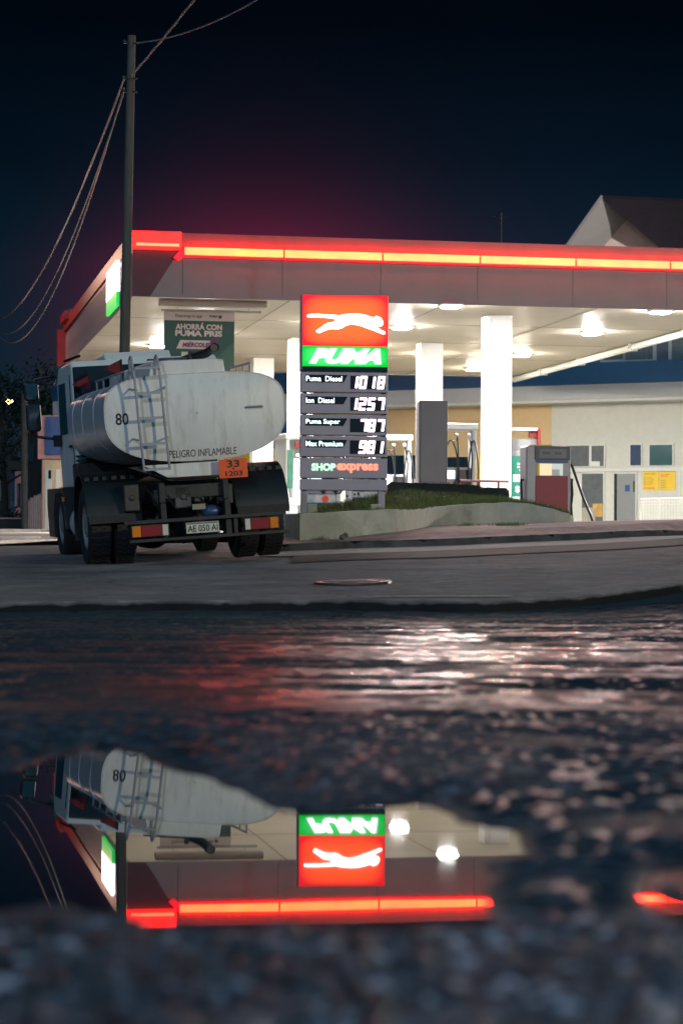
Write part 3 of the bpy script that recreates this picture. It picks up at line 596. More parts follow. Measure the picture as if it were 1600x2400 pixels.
# chassis
ch = MB()
for x in (-0.42, 0.36): ch.box(x, x+0.07, -0.98, 4.3, 0.74, 0.98)
for y in (-0.9, 0.5, 1.7, 2.9): ch.box(-0.40, 0.40, y, y+0.09, 0.78, 0.94)
ch.build('chassis_frame', MT['chassis'], truck, bevel=0.008)
MB().lathe([(0.09, -0.95), (0.10, -0.4), (0.13, -0.3), (0.13, 0.3), (0.10, 0.4), (0.09, 0.95)], 'x', (0, 0, 0.5), 16).sphere((0, -0.06, 0.47), 0.26, 16, 10, 0.85, 1, 1).build('rear_axle', MT['chassis'], truck, smooth=True)
MB().lathe([(0.07, -0.95), (0.07, 0.95)], 'x', (0, 3.4, 0.45), 12).box(-0.25, 0.25, 2.8, 3.6, 0.35, 0.7).build('front_axle', MT['chassis'], truck)
MB().lathe([(0.001, 0), (0.20, 0.01), (0.21, 0.05), (0.21, 1.0), (0.001, 1.01)], 'y', (-0.25, 1.0, 0.42), 20).build('air_tank', MT['chassis'], truck, smooth=True)
MB().lathe([(0.24, 0), (0.26, 0.02), (0.26, 0.55), (0.24, 0.57), (0.001, 0.57)], 'y', (0.02, 2.3, 0.36), 20).build('silencer', MT['chassis'], truck, smooth=True)
# discharge manifold behind the axle
mf = MB().lathe([(0.055, -0.40), (0.055, 0.42)], 'x', (0.02, -0.80, 0.80), 14)
for x in (-0.36, -0.2, 0.2, 0.40): mf.lathe([(0.09, x-0.012), (0.09, x+0.012)], 'x', (0.02, -0.80, 0.80), 14).lathe([(0.001, x-0.012), (0.09, x-0.012)], 'x', (0.02, -0.8, 0.8), 14)
mf.build('discharge_pipe', MT['greyal'], truck, smooth=True).data.materials[0] = M('grimy_pipe', (0.10, 0.11, 0.13), 0.45, metal=0.4, dirt=(0.05, 0.045, 0.04), dt=(0.45, 0.65))
gp_ = M('grimy_metal', (0.07, 0.075, 0.08), 0.5, metal=0.3, var=0.4, dirt=(0.05, 0.045, 0.035), ds=6, dt=(0.42, 0.62))
for x0, x1, z0, z1, y in ((-0.80, -0.62, 0.66, 0.98, -0.72), (-0.46, -0.34, 0.70, 0.90, -0.86), (-0.22, -0.02, 0.66, 0.93, -0.90), (0.02, 0.14, 0.72, 0.88, -0.88), (0.30, 0.50, 0.68, 0.92, -0.86)):
    MB().box(x0, x1, y, y+0.16, z0, z1).lathe([(0.001, -0.02), (0.035, -0.018), (0.04, 0)], 'y', ((x0+x1)/2, y, (z0+z1)/2), 10).build('valve_body', gp_, truck, bevel=0.015)
MB().sphere((0.22, -0.85, 0.60), 0.10, 14, 9, 1.4, 0.7, 0.8).build('pump_housing', M('blue_pump', (0.04, 0.08, 0.18), 0.4, metal=0.4, var=0.3), truck, smooth=True)
hs = MB()
for k in range(5):
    x = -0.55+k*0.2; hs.tube([(x, -0.7, 0.95), (x+0.05, -0.9, 0.85-0.03*k), (x+0.12, -0.88, 0.68), (x+0.22, -0.75, 0.62)], 0.012, 6)
hs.build('air_line', MT['hose'], truck, smooth=True)
MB().box(-0.03, 0.13, -0.985, -0.97, 0.635, 0.70).build('number_plate_lamp', M('plate_lamp', (0.25, 0.24, 0.17), 0.4), truck)
# wheels
def wheel(x, y, w, r, out):
    b = MB(); e = w/2
    b.lathe([(r*0.58, -e*0.8), (r*0.66, -e*0.95), (r*0.86, -e), (r*0.95, -e*0.9), (r, -e*0.72), (r, e*0.72), (r*0.95, e*0.9), (r*0.86, e), (r*0.66, e*0.95), (r*0.58, e*0.8)], 'x', (0, 0, 0), 40)
    ty = b.build('wheel', MT['rubber'], truck, smooth=True); ty.location = (x, y, r)
    tr = MB()
    for i in range(44):
        a = 2*math.pi*i/44
        for q in (-0.56, -0.2, 0.2, 0.56):
            RX = Matrix.Rotation(a+(0.05 if q in (-0.2, 0.56) else 0), 4, 'X'); tr.box(q*e-0.125*w/1.1, q*e+0.125*w/1.1, -0.022, 0.022, r-0.005, r+0.010, RX)
    tr.build('tread', MT['rubber'], ty)
    s_ = 1 if out > 0 else -1
    rm = MB().lathe([(r*0.60, s_*e*0.80), (r*0.56, s_*e*0.55), (r*0.50, s_*e*0.25), (r*0.30, s_*e*0.15), (r*0.27, s_*e*0.75), (r*0.20, s_*e*0.85), (0.001, s_*e*0.87)], 'x', (0, 0, 0), 28)
    for i in range(8):
        a = 2*math.pi*i/8; rm.lathe([(0.014, s_*e*0.15), (0.014, s_*e*0.32), (0.001, s_*e*0.33)], 'x', (0, r*0.40*math.cos(a), r*0.40*math.sin(a)), 6)
    rm.build('rim', MT['rim'], ty, smooth=True)
for x, o in ((-1.075, -1), (-0.765, -1), (0.765, 1), (1.075, 1)): wheel(x, 0, 0.285, 0.50, o)
for x, o in ((-0.93, -1), (0.93, 1)): wheel(x, 3.4, 0.28, 0.49, o)
# fenders over the twin wheels
def fender(x0, x1, sgn):
    b = MB(); n = 22; pr = []
    for i in range(n+1):
        a = R(6)+(R(196)-R(6))*i/n; pr.append((-0.615*math.cos(a)-0.01, 0.50+0.66*max(math.sin(a), -0.3)))
    inn = [(y*0.965, 0.5+(z-0.5)*0.965) for y, z in pr]
    vs = []
    for x in (x0, x1):
        for (y, z), (yi, zi) in zip(pr, inn): vs += [(x, y, z), (x, yi, zi)]
    m = 2*(n+1); fs = []
    for i in range(n):
        a, b_, c, d = 2*i, 2*i+1, 2*i+3, 2*i+2
        fs += [(a, d, c, b_), (m+a, m+b_, m+c, m+d), (a, m+a, m+d, d), (b_, c, m+c, m+b_)]
    fs += [(0, 1, m+1, m), (2*n, m+2*n, m+2*n+1, 2*n+1)]
    b.add(vs, fs)
    for k in range(6): b.box(x0+(x1-x0)*(k+0.5)/6-0.03, x0+(x1-x0)*(k+0.5)/6+0.03, -0.36, -0.26, 1.055, 1.10)
    f = b.build('mudguard', MT['black'], truck, smooth=True)
    fl = MB().box(x0+0.01, x1-0.01, -0.640, -0.622, 0.535, 0.63); fl.build('mud_flap', MT['rubber'], f)
fender(-1.245, -0.58, -1); fender(0.58, 1.245, 1)
# rear bumper with lamps and number plate
bx0, bx1 = -0.83, 1.07
bp_ = MB().box(bx0-0.05, bx1+0.02, -1.09, -1.03, 0.575, 0.62).box(bx0, bx1+0.05, -1.10, -1.04, 0.355, 0.395).box(-0.55, -0.50, -1.05, -0.9, 0.39, 0.6).box(0.45, 0.50, -1.05, -0.9, 0.39, 0.6)
bp_.box(-0.42, -0.35, -1.02, -0.80, 0.36, 0.80).box(0.36, 0.43, -1.02, -0.80, 0.36, 0.80)
bp = bp_.build('rear_bumper', MT['chassis'], truck, bevel=0.006)
def tail(xa, xb, flip):
    h = B(xa-0.012, xb+0.012, -1.115, -1.07, 0.415, 0.565).build('tail_light', MT['black'], truck, bevel=0.006)
    L_ = xb-xa; cuts = [(0, 0.25, 'amber_lens', 'indicator_lens'), (0.25, 0.83, 'red_lens', 'brake_lens'), (0.83, 1.0, 'white_lens', 'reversing_lens')]
    for a, b_, mt, nm in cuts:
        p, q = (xa+a*L_, xa+b_*L_) if not flip else (xb-b_*L_, xb-a*L_)
        B(p+0.003, q-0.003, -1.128, -1.112, 0.425, 0.555).build(nm, MT[mt], h, bevel=0.004)
tail(bx0+0.03, bx0+0.47, False); tail(bx1-0.50, bx1-0.09, True)
npl = B(-0.145, 0.255, -1.118, -1.110, 0.425, 0.555).build('number_plate', MT['plate'], truck, bevel=0.004)
lettering('registration', 'AE 050 AI', MT['ink'], npl, 0.055, 0.482, -1.119, width=0.365, height=0.078, bold=0.012, depth=0.002)
B(-0.138, 0.248, -1.1195, -1.118, 0.533, 0.550).build('plate_band', M('plate_blue_band', (0.12, 0.14, 0.20), 0.5), npl)
for o_ in (bp, npl)+tuple(o for o in truck.children if o.name.startswith('tail_light')): o_.location.z -= 0.07
# side gear ahead of the left rear wheel
MB().lathe([(0.001, 0), (0.24, 0.01), (0.25, 0.04), (0.25, 0.30), (0.235, 0.32), (0.25, 0.34), (0.25, 0.62), (0.24, 0.65), (0.001, 0.66)], 'y', (-0.90, 1.15, 0.52), 20).build('fuel_tank', MT['steel'], truck, smooth=True)
B(0.65, 1.05, 1.0, 1.9, 0.4, 0.85).build('battery_box', MT['black'], truck, bevel=0.02)
# cab
cab = MB().prism([(2.92, 0.98), (4.55, 0.92), (4.62, 1.35), (4.48, 2.45), (4.25, 2.66), (3.05, 2.68), (2.92, 2.58)], -0.99, 1.03, 'yz').build('cab', MT['white'], truck, bevel=0.05, seg=3)
B(-0.86, 0.93, 2.89, 2.918, 0.99, 1.94).build('rear_lower_panel', MT['black'], cab, bevel=0.02)
B(-0.972, 0.93, 2.885, 2.918, 1.95, 2.60).build('rear_window_panel', MT['glass'], cab, bevel=0.03)
MB().prism([(3.62, 1.72), (4.38, 1.72), (4.28, 2.42), (3.62, 2.42)], -0.998, -0.988, 'yz').build('side_window', MT['glass'], cab)
MB().box(-1.000, -0.990, 3.10, 3.115, 0.95, 2.5).build('door_gap', MT['black'], cab)
B(-1.03, -0.99, 3.22, 3.36, 1.52, 1.56).build('door_handle', MT['black'], cab, bevel=0.008)
for z, y in ((2.02, 2.96), (1.82, 2.97)): B(-1.01, -0.988, y, y+0.06, z, z+0.035).build('marker_light', MT['amber_lens'], cab, bevel=0.006)
MB().prism([(3.05, 2.67), (4.1, 2.66), (3.95, 2.76), (3.2, 2.78)], -0.50, 0.42, 'yz').build('roof_hatch', MT['white'], cab, bevel=0.03)
MB().prism([(4.40, 2.50), (4.75, 2.42), (4.72, 2.62), (4.3, 2.70)], -1.0, 1.0, 'yz').build('sun_visor', M('visor', (0.05, 0.12, 0.12), 0.2), cab, bevel=0.02)
MB().tube([(-0.85, 3.0, 2.75), (-1.02, 3.3, 2.70)], 0.02).build('roof_rail', MT['black'], cab)
lowc = MB().prism([(2.75, 0.42), (3.0, 0.98), (4.6, 0.98), (4.72, 0.75), (4.68, 0.30), (4.05, 0.30), (4.02, 0.62), (3.75, 0.90), (3.05, 0.90), (2.9, 0.42)], -1.06, -0.78, 'yz')
lowc.prism([(2.75, 0.42), (3.0, 0.98), (4.6, 0.98), (4.72, 0.75), (4.68, 0.30), (4.05, 0.30), (4.02, 0.62), (3.75, 0.90), (3.05, 0.90), (2.9, 0.42)], 0.78, 1.06, 'yz').box(-0.78, 0.78, 4.55, 4.7, 0.3, 0.95)
lowc.build('wheel_arch_skirt', MT['black'], truck, bevel=0.015)
B(-1.075, -1.05, 2.86, 3.0, 0.80, 0.86).build('marker_light', MT['amber_lens'], truck, bevel=0.005)
B(-1.0, -0.4, 2.55, 2.9, 1.0, 1.3).build('air_filter', MT['chassis'], truck, bevel=0.03)
gr = MB()
for k in range(7): gr.box(-0.95, 0.9, 2.84, 2.88, 1.02+k*0.06, 1.05+k*0.06)
gr.build('engine_grille', MT['chassis'], truck)
def mirror(sg):
    x = sg*0.98
    MB().tube([(x, 4.35, 2.52), (x+sg*0.12, 4.52, 2.56), (x+sg*0.36, 4.55, 2.53), (x+sg*0.40, 4.55, 2.40)], 0.020, 8).build('mirror_arm', MT['black'], truck, smooth=True)
    MB().tube([(x, 4.35, 1.66), (x+sg*0.10, 4.52, 1.68), (x+sg*0.30, 4.55, 1.72), (x+sg*0.38, 4.55, 1.80)], 0.020, 8).box(min(x, x+sg*0.10), max(x, x+sg*0.10), 4.25, 4.42, 1.56, 1.72).build('mirror_arm', MT['black'], truck)
    a, b_ = sorted((x+sg*0.26, x+sg*0.46)); c = sg*0.03
    for z0, z1, dx in ((2.22, 2.50, 0.04*sg), (1.79, 2.20, 0.0)):
        hsg = MB().prism([(a+dx, z0+0.04), (a+dx+0.03, z0), (b_+dx-0.03, z0), (b_+dx, z0+0.04), (b_+dx, z1-0.04), (b_+dx-0.03, z1), (a+dx+0.03, z1), (a+dx, z1-0.04)], 4.48, 4.62).build('mirror', MT['black'], truck, bevel=0.02)
        B(a+dx+0.025, b_+dx-0.025, 4.472, 4.480, z0+0.03, z1-0.03).build('mirror_glass', M('mirror_glass', (0.12, 0.14, 0.14), 0.06, metal=0.9, var=0.3), hsg)
mirror(-1); mirror(1)
# warning flags on the tank rail
for (x, y, z, s_) in ((-0.58, 1.3, cz+0.10, 0.72), (-0.84, 2.35, cz-0.04, 0.72)):
    fp = MB().tube([(x, y, z-0.2), (x-0.01, y, z+0.30*s_)], 0.008, 6).build('flag_pole', MT['chassis'], truck)
    fv = []; ff = []
    for i in range(9):
        u = i/8
        for j in range(2): fv.append((x-u*0.33*s_, y+0.025*math.sin(u*7), z+(0.02+0.13*u*0.8)*s_ if j == 0 else z+(0.30-0.14*u)*s_-0.0))
    MB().add(fv, [(2*i, 2*i+1, 2*i+3, 2*i+2) for i in range(8)]).build('flag', MT['flag'], fp)

for o in list(truck.children):          # the body sits on its springs: it leans less than the axles
    if o.type == 'MESH' and not o.name.startswith(('wheel', 'mudguard')):
        zm = np.mean([v.co.z for v in o.data.vertices])
        if zm > 0.97: o.location.x += 0.075*zm

# ================================================================== PRICE SIGN
so = at(789, 1176, 35.6)
MT['signgrey'] = M('sign_panel_paint', (0.37, 0.34, 0.40), 0.45, metal=0.1, var=0.06, dirt=(0.27, 0.26, 0.28), dt=(0.55, 0.9))
sign = thing('price_sign', (so.x, 35.6, float(zF(so.x, 35.6))+0.22), 'tall lit fuel price sign with leaping white cat on red above four price rows', 'sign', rz=R(4))
SZ = so.z-sign.location.z; u = 35.6/5553       # metres per picture unit at the sign
sx = lambda xd: (xd-789)*u
sz = lambda yd: SZ+(1176-yd)*u
xl, xr = sx(690.5), sx(888.5)
frame_m = MT['signgrey']
B(xl-0.02, xr+0.005, 0.004, 0.27, sz(852), sz(675.5)).build('lightbox_case', M('case_paint', (0.16, 0.15, 0.19), 0.5), sign, bevel=0.01)
top0, top1 = sz(794.5), sz(677.5)
redm = lightbox('red_backlit_panel', (1.0, 0.105, 0.017), (1.0, 0.010, 0.022), 1.9, 1.3, (xl+xr)/2, (top0+top1)/2, (xr-xl)/2, (top1-top0)/2, 5)
rp_ = B(xl+0.006, xr-0.004, -0.012, 0.003, top0, top1).build('red_panel', redm, sign)
g0, g1 = sz(841.5), top0-0.004
grm = lightbox('green_backlit_panel', (0.10, 0.92, 0.24), (0.0, 0.62, 0.045), 1.0, 0.85, (xl+xr)/2, (g0+g1)/2, (xr-xl)/2, (g1-g0)/2, 4)
gpn = B(xl+0.006, xr-0.004, -0.012, 0.003, g0, g1).build('green_panel', grm, sign)
cat = [(270, 290), (276, 279), (300, 273), (360, 271), (430, 275), (500, 278), (545, 281), (580, 271), (630, 266), (690, 264), (740, 270), (780, 280), (815, 292), (832, 293), (842, 285), (855, 281), (864, 288), (880, 291), (895, 305), (905, 325), (909, 345), (900, 362), (882, 371), (868, 370), (856, 374), (872, 386), (892, 399), (915, 408), (927, 418), (925, 431), (907, 434), (880, 425), (840, 408), (800, 395), (760, 381), (720, 367), (680, 358), (640, 355), (610, 361), (585, 373), (560, 389), (530, 397), (490, 395), (460, 398), (430, 406), (400, 420), (375, 431), (353, 425), (348, 411), (365, 398), (385, 385), (410, 365), (440, 346), (470, 341), (495, 335), (510, 320), (505, 312), (470, 307), (420, 302), (360, 300), (300, 300), (276, 299)]
def c3(p): return (sx((640+p[0]/3.5625)*0.98), sz((660+p[1]/3.5625)*0.98))
MB().prism([c3(p) for p in cat], -0.020, -0.012).build('leaping_cat_emblem', ET['white'], rp_)
halo = E('letter_halo', (0.62, 0.86, 0.92), 1.0)
lettering('brand_lettering_halo', 'PUMA', halo, gpn, sx(790), sz(818), -0.0125, width=sx(872)-sx(704), height=sz(800)-sz(837), bold=0.085, shear=0.38, depth=0.002, spacing=0.98)
lettering('brand_lettering', 'PUMA', ET['white'], gpn, sx(790), sz(818), -0.0155, width=sx(868)-sx(709), height=sz(802)-sz(834), bold=0.05, shear=0.38, depth=0.003, spacing=0.98)
B(xl+0.012, xr-0.004, 0.0, 0.2, sz(851.5), sz(842.5)).build('dark_band', MT['blackgloss'], sign)
SEG = {'0': 'abcdef', '1': 'bc', '2': 'abged', '5': 'afgcd', '7': 'abc', '8': 'abcdefg', '9': 'abcdfg'}
def digit(ch, cx, cz_, w, h, t):
    b = MB(); g = 0.02
    def seg(x0, z0, x1, z1, hor):
        k = t/2
        if hor: p = [(x0-k*0.6, z0+k), (x1+k*0.6, z0+k), (x1+k, z0+k*0.4), (x1+k, z0-k*0.4), (x1+k*0.6, z0-k), (x0-k*0.6, z0-k), (x0-k, z0-k*0.4), (x0-k, z0+k*0.4)]
        else: p = [(x0-k, z0-k*0.4), (x0+k, z0-k*0.4), (x0+k, z1+k*0.4), (x0-k, z1+k*0.4)]
        b.prism([(cx+x+(z)*0.13, cz_+z) for x, z in p], -0.012, -0.006)
    W2, H2 = w/2-t/2, h/2-t/2
    if ch == '1': cx -= W2
    D = dict(a=(-W2, H2, W2, H2, 1), g=(-W2, 0, W2, 0, 1), d=(-W2, -H2, W2, -H2, 1), f=(-W2, 0, -W2, H2, 0), e=(-W2, -H2, -W2, 0, 0), b=(W2, 0, W2, H2, 0), c=(W2, -H2, W2, 0, 0))
    for c in SEG[ch]: seg(*D[c])
    return b
def c3x(x): return sx((640+x/3.5625)*0.98)
def c3z(y): return sz((660+y/3.5625)*0.98)
rows = [('Puma  Diesel', (755, 922), (778, 842), (783, 896), (('1', 692), ('0', 744), ('1', 836), ('8', 894)), 300),
        ('Ion  Diesel', (935, 1102), (960, 1024), (963, 1076), (('1', 688), ('2', 740), ('5', 814), ('7', 894)), 236),
        ('Puma Super', (1113, 1282), (1142, 1205), (1143, 1256), (('7', 750), ('8', 818), ('7', 894)), 284),
        ('Max Premium', (1292, 1462), (1321, 1386), (1324, 1438), (('9', 744), ('8', 814), ('1', 906)), 308)]
for nm, (a, b_), (la, lb), (da, db), digs, tw in rows:
    pn = B(xl-0.012, xr, 0.0, 0.22, c3z(b_), c3z(a)).build('price_panel', frame_m, sign, bevel=0.008)
    lab = MB().prism([(c3x(263), c3z(lb)), (c3x(580), c3z(lb)), (c3x(614), c3z(la)), (c3x(263), c3z(la))], -0.006, 0.0).build('name_plate', MT['blackgloss'], pn)
    lettering('fuel_name', nm, ET['fuel'], pn, c3x(268), c3z((la+lb)/2+1), -0.007, width=tw*u*0.98/3.5625, height=(sz(0)-sz(1))*0+44*u*0.98/3.5625 if 'p' not in nm else 52*u*0.98/3.5625, bold=0.012, depth=0.002, align='LEFT')
    B(c3x(637), c3x(931), -0.006, 0.0, c3z(db), c3z(da)).build('display', MT['blackgloss'], pn)
    dg_ = MB(); gl_ = MB(); hh = abs(c3z(da+5)-c3z(db-2)); ww = hh*0.56
    for chh, cx in digs:
        d = digit(chh, c3x(cx), c3z((da+db)/2), ww, hh, hh*0.17); dg_.add(d.v, d.f)
        d = digit(chh, c3x(cx), c3z((da+db)/2), ww*1.10, hh*1.06, hh*0.25); gl_.add([(p[0], p[1]+0.004, p[2]) for p in d.v], d.f)  # wider pink copy behind paints the glow round the digits
    gl_.build('price_digit_halo', ET['digitglow'], pn); dg_.build('price_digits', ET['digit'], pn)
sp_ = B(xl-0.012, xr, 0.0, 0.22, c3z(1640), c3z(1474)).build('shop_panel', frame_m, sign, bevel=0.008)
h9 = 62*u*0.98/3.5625
for k, (sg, mats) in enumerate((('SHOP', ('shopgreen', 'shopwhite')), ('express', ('exred', 'exorange')))):
    xa, xb = (c3x(316), c3x(520)) if k == 0 else (c3x(526), c3x(876))
    zc = c3z(1550 if k == 0 else 1558)
    hgt = h9 if k == 0 else 80*u*0.98/3.5625
    lettering('shop_lettering_halo', sg, ET[mats[0]], sp_, (xa+xb)/2, zc, -0.002, width=(xb-xa)*1.015, height=hgt*1.07, bold=0.075, depth=0.002)
    lettering('shop_lettering', sg, ET[mats[1]], sp_, (xa+xb)/2, zc, -0.005, width=(xb-xa)*0.985, height=hgt*0.98, bold=0.035, depth=0.002)
B(xl-0.012, xr, 0.0, 0.22, c3z(1742), c3z(1650)).build('blank_panel', frame_m, sign, bevel=0.008)
MB().box(xl+0.02, xl+0.08, 0.03, 0.19, c3z(1742)-0.02, sz(850)).box(xr-0.08, xr-0.02, 0.03, 0.19, c3z(1742)-0.02, sz(850)).build('spine', MT['black'], sign)
for xa in (690.5, 869):
    B(sx(xa), sx(xa+15), 0.03, 0.19, -0.30, c3z(1742)+0.01).build('post', frame_m, sign, bevel=0.006)
for xa in (706, 852):
    B(sx(xa), sx(xa+22), 0.02, 0.20, -0.30, sz(1157)).build('footing', MT['concrete'], sign, bevel=0.01)

# ================================================================== CANOPY
PH = R(10.5); CX, CY = -4.30, 49.35
cu_, sn_ = math.cos(PH), math.sin(PH)
def uv(p): dx, dy = p.x-CX, p.y-CY; return (dx*cu_+dy*sn_, -dx*sn_+dy*cu_)
def loc(u_, v_, z=0): return Vector((CX+u_*cu_-v_*sn_, CY+u_*sn_+v_*cu_, z))
CZ0, CZ1, CW, CDp = 5.79, 7.09, 13.3, 19.8
can = thing('station_canopy', (CX, CY, 0), 'large flat canopy of the petrol station with red and orange light strip along its edge', 'canopy', rz=PH)
# ceiling of long boards
cm_ = M('ceiling_boards', (0.74, 0.68, 0.56), 0.48, var=0.05, vs=2, spec=0.5, dirt=(0.60, 0.53, 0.42), ds=0.5, dt=(0.4, 0.8))
t = cm_.node_tree; b = t.nodes['Principled BSDF']; co = t.nodes.new('ShaderNodeTexCoord'); wv = t.nodes.new('ShaderNodeTexWave'); wv.bands_direction = 'Y'; wv.inputs['Scale'].default_value = 1.6; wv.inputs['Distortion'].default_value = 0.15
t.links.new(co.outputs['Object'], wv.inputs[0]); bp2 = t.nodes.new('ShaderNodeBump'); bp2.inputs['Strength'].default_value = 0.18; bp2.inputs['Distance'].default_value = 0.02; t.links.new(wv.outputs['Fac'], bp2.inputs['Height']); t.links.new(bp2.outputs[0], b.inputs['Normal'])
B(0.03, CW-0.03, 0.03, CDp-0.02, CZ0, CZ0+0.06).build('ceiling', cm_, can)
seam = MB()
for uu in (3.3, 6.6, 9.9): seam.box(uu-0.012, uu+0.012, 0.05, CDp-0.05, CZ0-0.006, CZ0-0.001)
for vv in (4.6, 9.2, 13.8): seam.box(0.05, CW-0.05, vv-0.012, vv+0.012, CZ0-0.012, CZ0-0.007)
seam.build('ceiling_joint', M('joint', (0.25, 0.22, 0.18), 0.7), can)
B(0.1, CW-0.1, 0.1, CDp-0.1, CZ0+0.3, CZ1-0.15).build('roof_deck', MT['darkwall'], can)
# front fascia panels (joints between them), a narrow lip above the strip
pu = [0, 1.03, 3.10, 5.17, 7.24, 9.31, 11.38, CW]
for a, b_ in zip(pu[:-1], pu[1:]):
    B(a+0.004, b_-0.004, 0.0, 0.03, CZ0-0.02, 6.620).build('fascia_panel', MT['fascia'], can)
B(0.99, CW, -0.05, 0.03, 6.805, CZ1).build('upper_fascia', M('upper_fascia_red_spill', (0.135, 0.075, 0.095), 0.4, var=0.05, dirt=(0.09, 0.055, 0.07), ds=0.9, dt=(0.5, 0.85)), can)  # red spill of the strip is put into this base colour
MB().prism([(0.0, CZ0-0.015), (0.36, CZ0-0.015), (0.96, 6.735), (0.0, 6.735)], -0.008, -0.002).build('slanted_end_panel', MT['maroon'], can)
# corner lightbox
B(-0.06, 0.985, -0.20, 0.10, 6.740, CZ1+0.005).build('corner_lightbox', ET['redbox'], can, bevel=0.02)
MB().box(0.06, 0.93, -0.215, -0.203, 6.790, 6.845).box(-0.072, -0.062, -0.16, 0.05, 6.790, 6.845).build('corner_tube', ET['redtube'], can)
MB().prism([(0.83, 6.580), (1.02, 6.790), (1.02, 6.580), (0.93, 6.520)], -0.12, -0.01).build('tube_end_bracket', ET['stripedge'], can)
B(1.0, CW, -0.14, 0.0, 6.595, 6.765).build('tube_housing', ET['stripedge'], can, bevel=0.01)  # housing has its own emission for the strip's red halo
for a in np.arange(1.05, CW-0.1, 2.075):
    MB().box(a, min(a+2.04, CW), -0.175, -0.142, 6.632, 6.790).box(a, min(a+2.04, CW), -0.142, -0.06, 6.767, 6.790).build('light_tube', ET['strip'], can, bevel=0.015)
# left side: upper band, dark reveal, ribbed panel, lit sign
B(-0.05, 0.03, 0.12, CDp, 6.780, CZ1).build('side_band', MT['redpaint'], can)
B(0.0, 0.03, 0.03, CDp, 6.680, 6.780).build('side_reveal', MT['black'], can)
rb = B(0.0, 0.03, 0.03, CDp, CZ0-0.02, 6.680)
for k in range(90): rb.box(-0.03, 0.0, 0.12+k*0.2, 0.20+k*0.2, CZ0, 6.660)
rb.build('ribbed_side_panel', M('side_panel', (0.28, 0.22, 0.24), 0.4, var=0.06), can)
B(-0.22, 0.05, CDp-0.35, CDp+0.05, CZ0-0.05, CZ1-0.25).build('end_trim', MT['redpaint'], can)
B(-0.16, 0.05, CDp-2.2, CDp-0.35, CZ1-0.12, CZ1+0.1).build('end_trim', MT['redpaint'], can)
sd = B(-0.10, -0.035, 2.5, 5.0, 6.14, 6.80).build('side_sign', ET['sidewhite'], can)
B(-0.10, -0.035, 2.5, 5.0, 5.83, 6.135).build('side_sign_base', ET['sidegreen'], sd)
# back and right edges with gutter pipe
B(0, CW, CDp, CDp+0.06, CZ0-0.03, CZ1).build('back_fascia', MT['fascia'], can)
B(CW-0.03, CW, 0.03, CDp, CZ0-0.03, CZ1).build('right_fascia', MT['fascia'], can)
gt = MB().tube([(CW-0.10, 0.3, CZ0-0.10), (CW-0.10, CDp, CZ0-0.10)], 0.085, 12)
gt.build('gutter_pipe', MT['wallwhite'], can, smooth=True)
for vv in (4.0, 8.2, 12.8, 16.6):
    MB().box(CW-0.22, CW+0.02, vv-0.03, vv+0.03, CZ0-0.20, CZ0-0.0).build('pipe_bracket', MT['wallwhite'], can, bevel=0.01)
# columns
def column(xd, yd, w=0.56):
    p = on_z(xd, yd, CZ0); u_, v_ = uv(p); g = float(zF(p.x, p.y))
    c = B(u_-w/2, u_+w/2, v_-w/2, v_+w/2, g-0.02, CZ0-0.002).build('column', MT['column'], can, bevel=0.012)
    B(u_-w/2-0.02, u_+w/2+0.02, v_-w/2-0.02, v_+w/2+0.02, g-0.01, g+0.12).build('column_base', MT['greyal'], c)
    if xd == 1140:
        B(u_-0.20, u_-0.14, v_-w/2-0.03, v_-w/2-0.002, g+2.55, g+2.68).build('switch_box', MT['greyal'], c, bevel=0.006)
        MB().tube([(u_-0.17, v_-w/2-0.012, g+2.68), (u_-0.17, v_-w/2-0.012, CZ0-0.01)], 0.008, 6).build('conduit', MT['column'], c)
    return u_, v_
cols = [column(1140, 727), column(986, 789), column(690, 778), column(602, 824)]
# recessed light fittings of the ceiling
lamp_px = [((1516, 720), 'round white lamp of the canopy ceiling nearest the right edge of the photo'), ((1357, 769), 'canopy ceiling lamp halfway between the right hand column and the gutter pipe'),
           ((1196, 819), 'canopy ceiling lamp just right of the tall bare column, low by the gutter pipe'), ((1088, 851), 'small canopy ceiling lamp at the back between the two columns'),
           ((1035, 707), 'canopy ceiling lamp close to the front edge between price sign and bare column'), ((923, 756), 'canopy ceiling lamp directly beside the right edge of the price sign'),
           ((363, 798), 'canopy ceiling lamp left of the hanging banner above the truck roof')]
ET['lampwarm'] = E('warm_canopy_lamp_lens', (1.0, 0.92, 0.76), 1500)
def canopy_light(u_, v_, label, warm=False):
    th = thing('canopy_light', loc(u_, v_, CZ0), label, 'ceiling light', rz=PH, group='lamps in the canopy ceiling')
    B(-0.24, 0.24, -0.20, 0.20, -0.05, -0.003).build('housing', MT['white'], th, bevel=0.02)
    MB().prism([(-0.19, -0.052), (0.19, -0.052), (0.16, -0.075), (-0.16, -0.075)], -0.16, 0.16).build('lens', ET['lampwarm' if warm else 'lamp'], th, bevel=0.01)
for i, (p, lb) in enumerate(lamp_px): canopy_light(*uv(on_z(p[0], p[1], CZ0-0.08)), lb, i in (2, 3))
for p, lb, wm in (((752, 745), 'added canopy ceiling lamp hidden behind the red panel of the price sign, nearer the front', False), ((842, 800), 'added canopy ceiling lamp hidden behind the green panel of the price sign, farther back', True),
                  ((470, 775), 'added canopy ceiling lamp hidden behind the hanging green banner', False), ((985, 818), 'added canopy ceiling lamp hidden behind the column with the grey pylon', True)):
    canopy_light(*uv(on_z(p[0], p[1], CZ0-0.08)), lb, wm)  # extra lamps added out of view to light the canopy
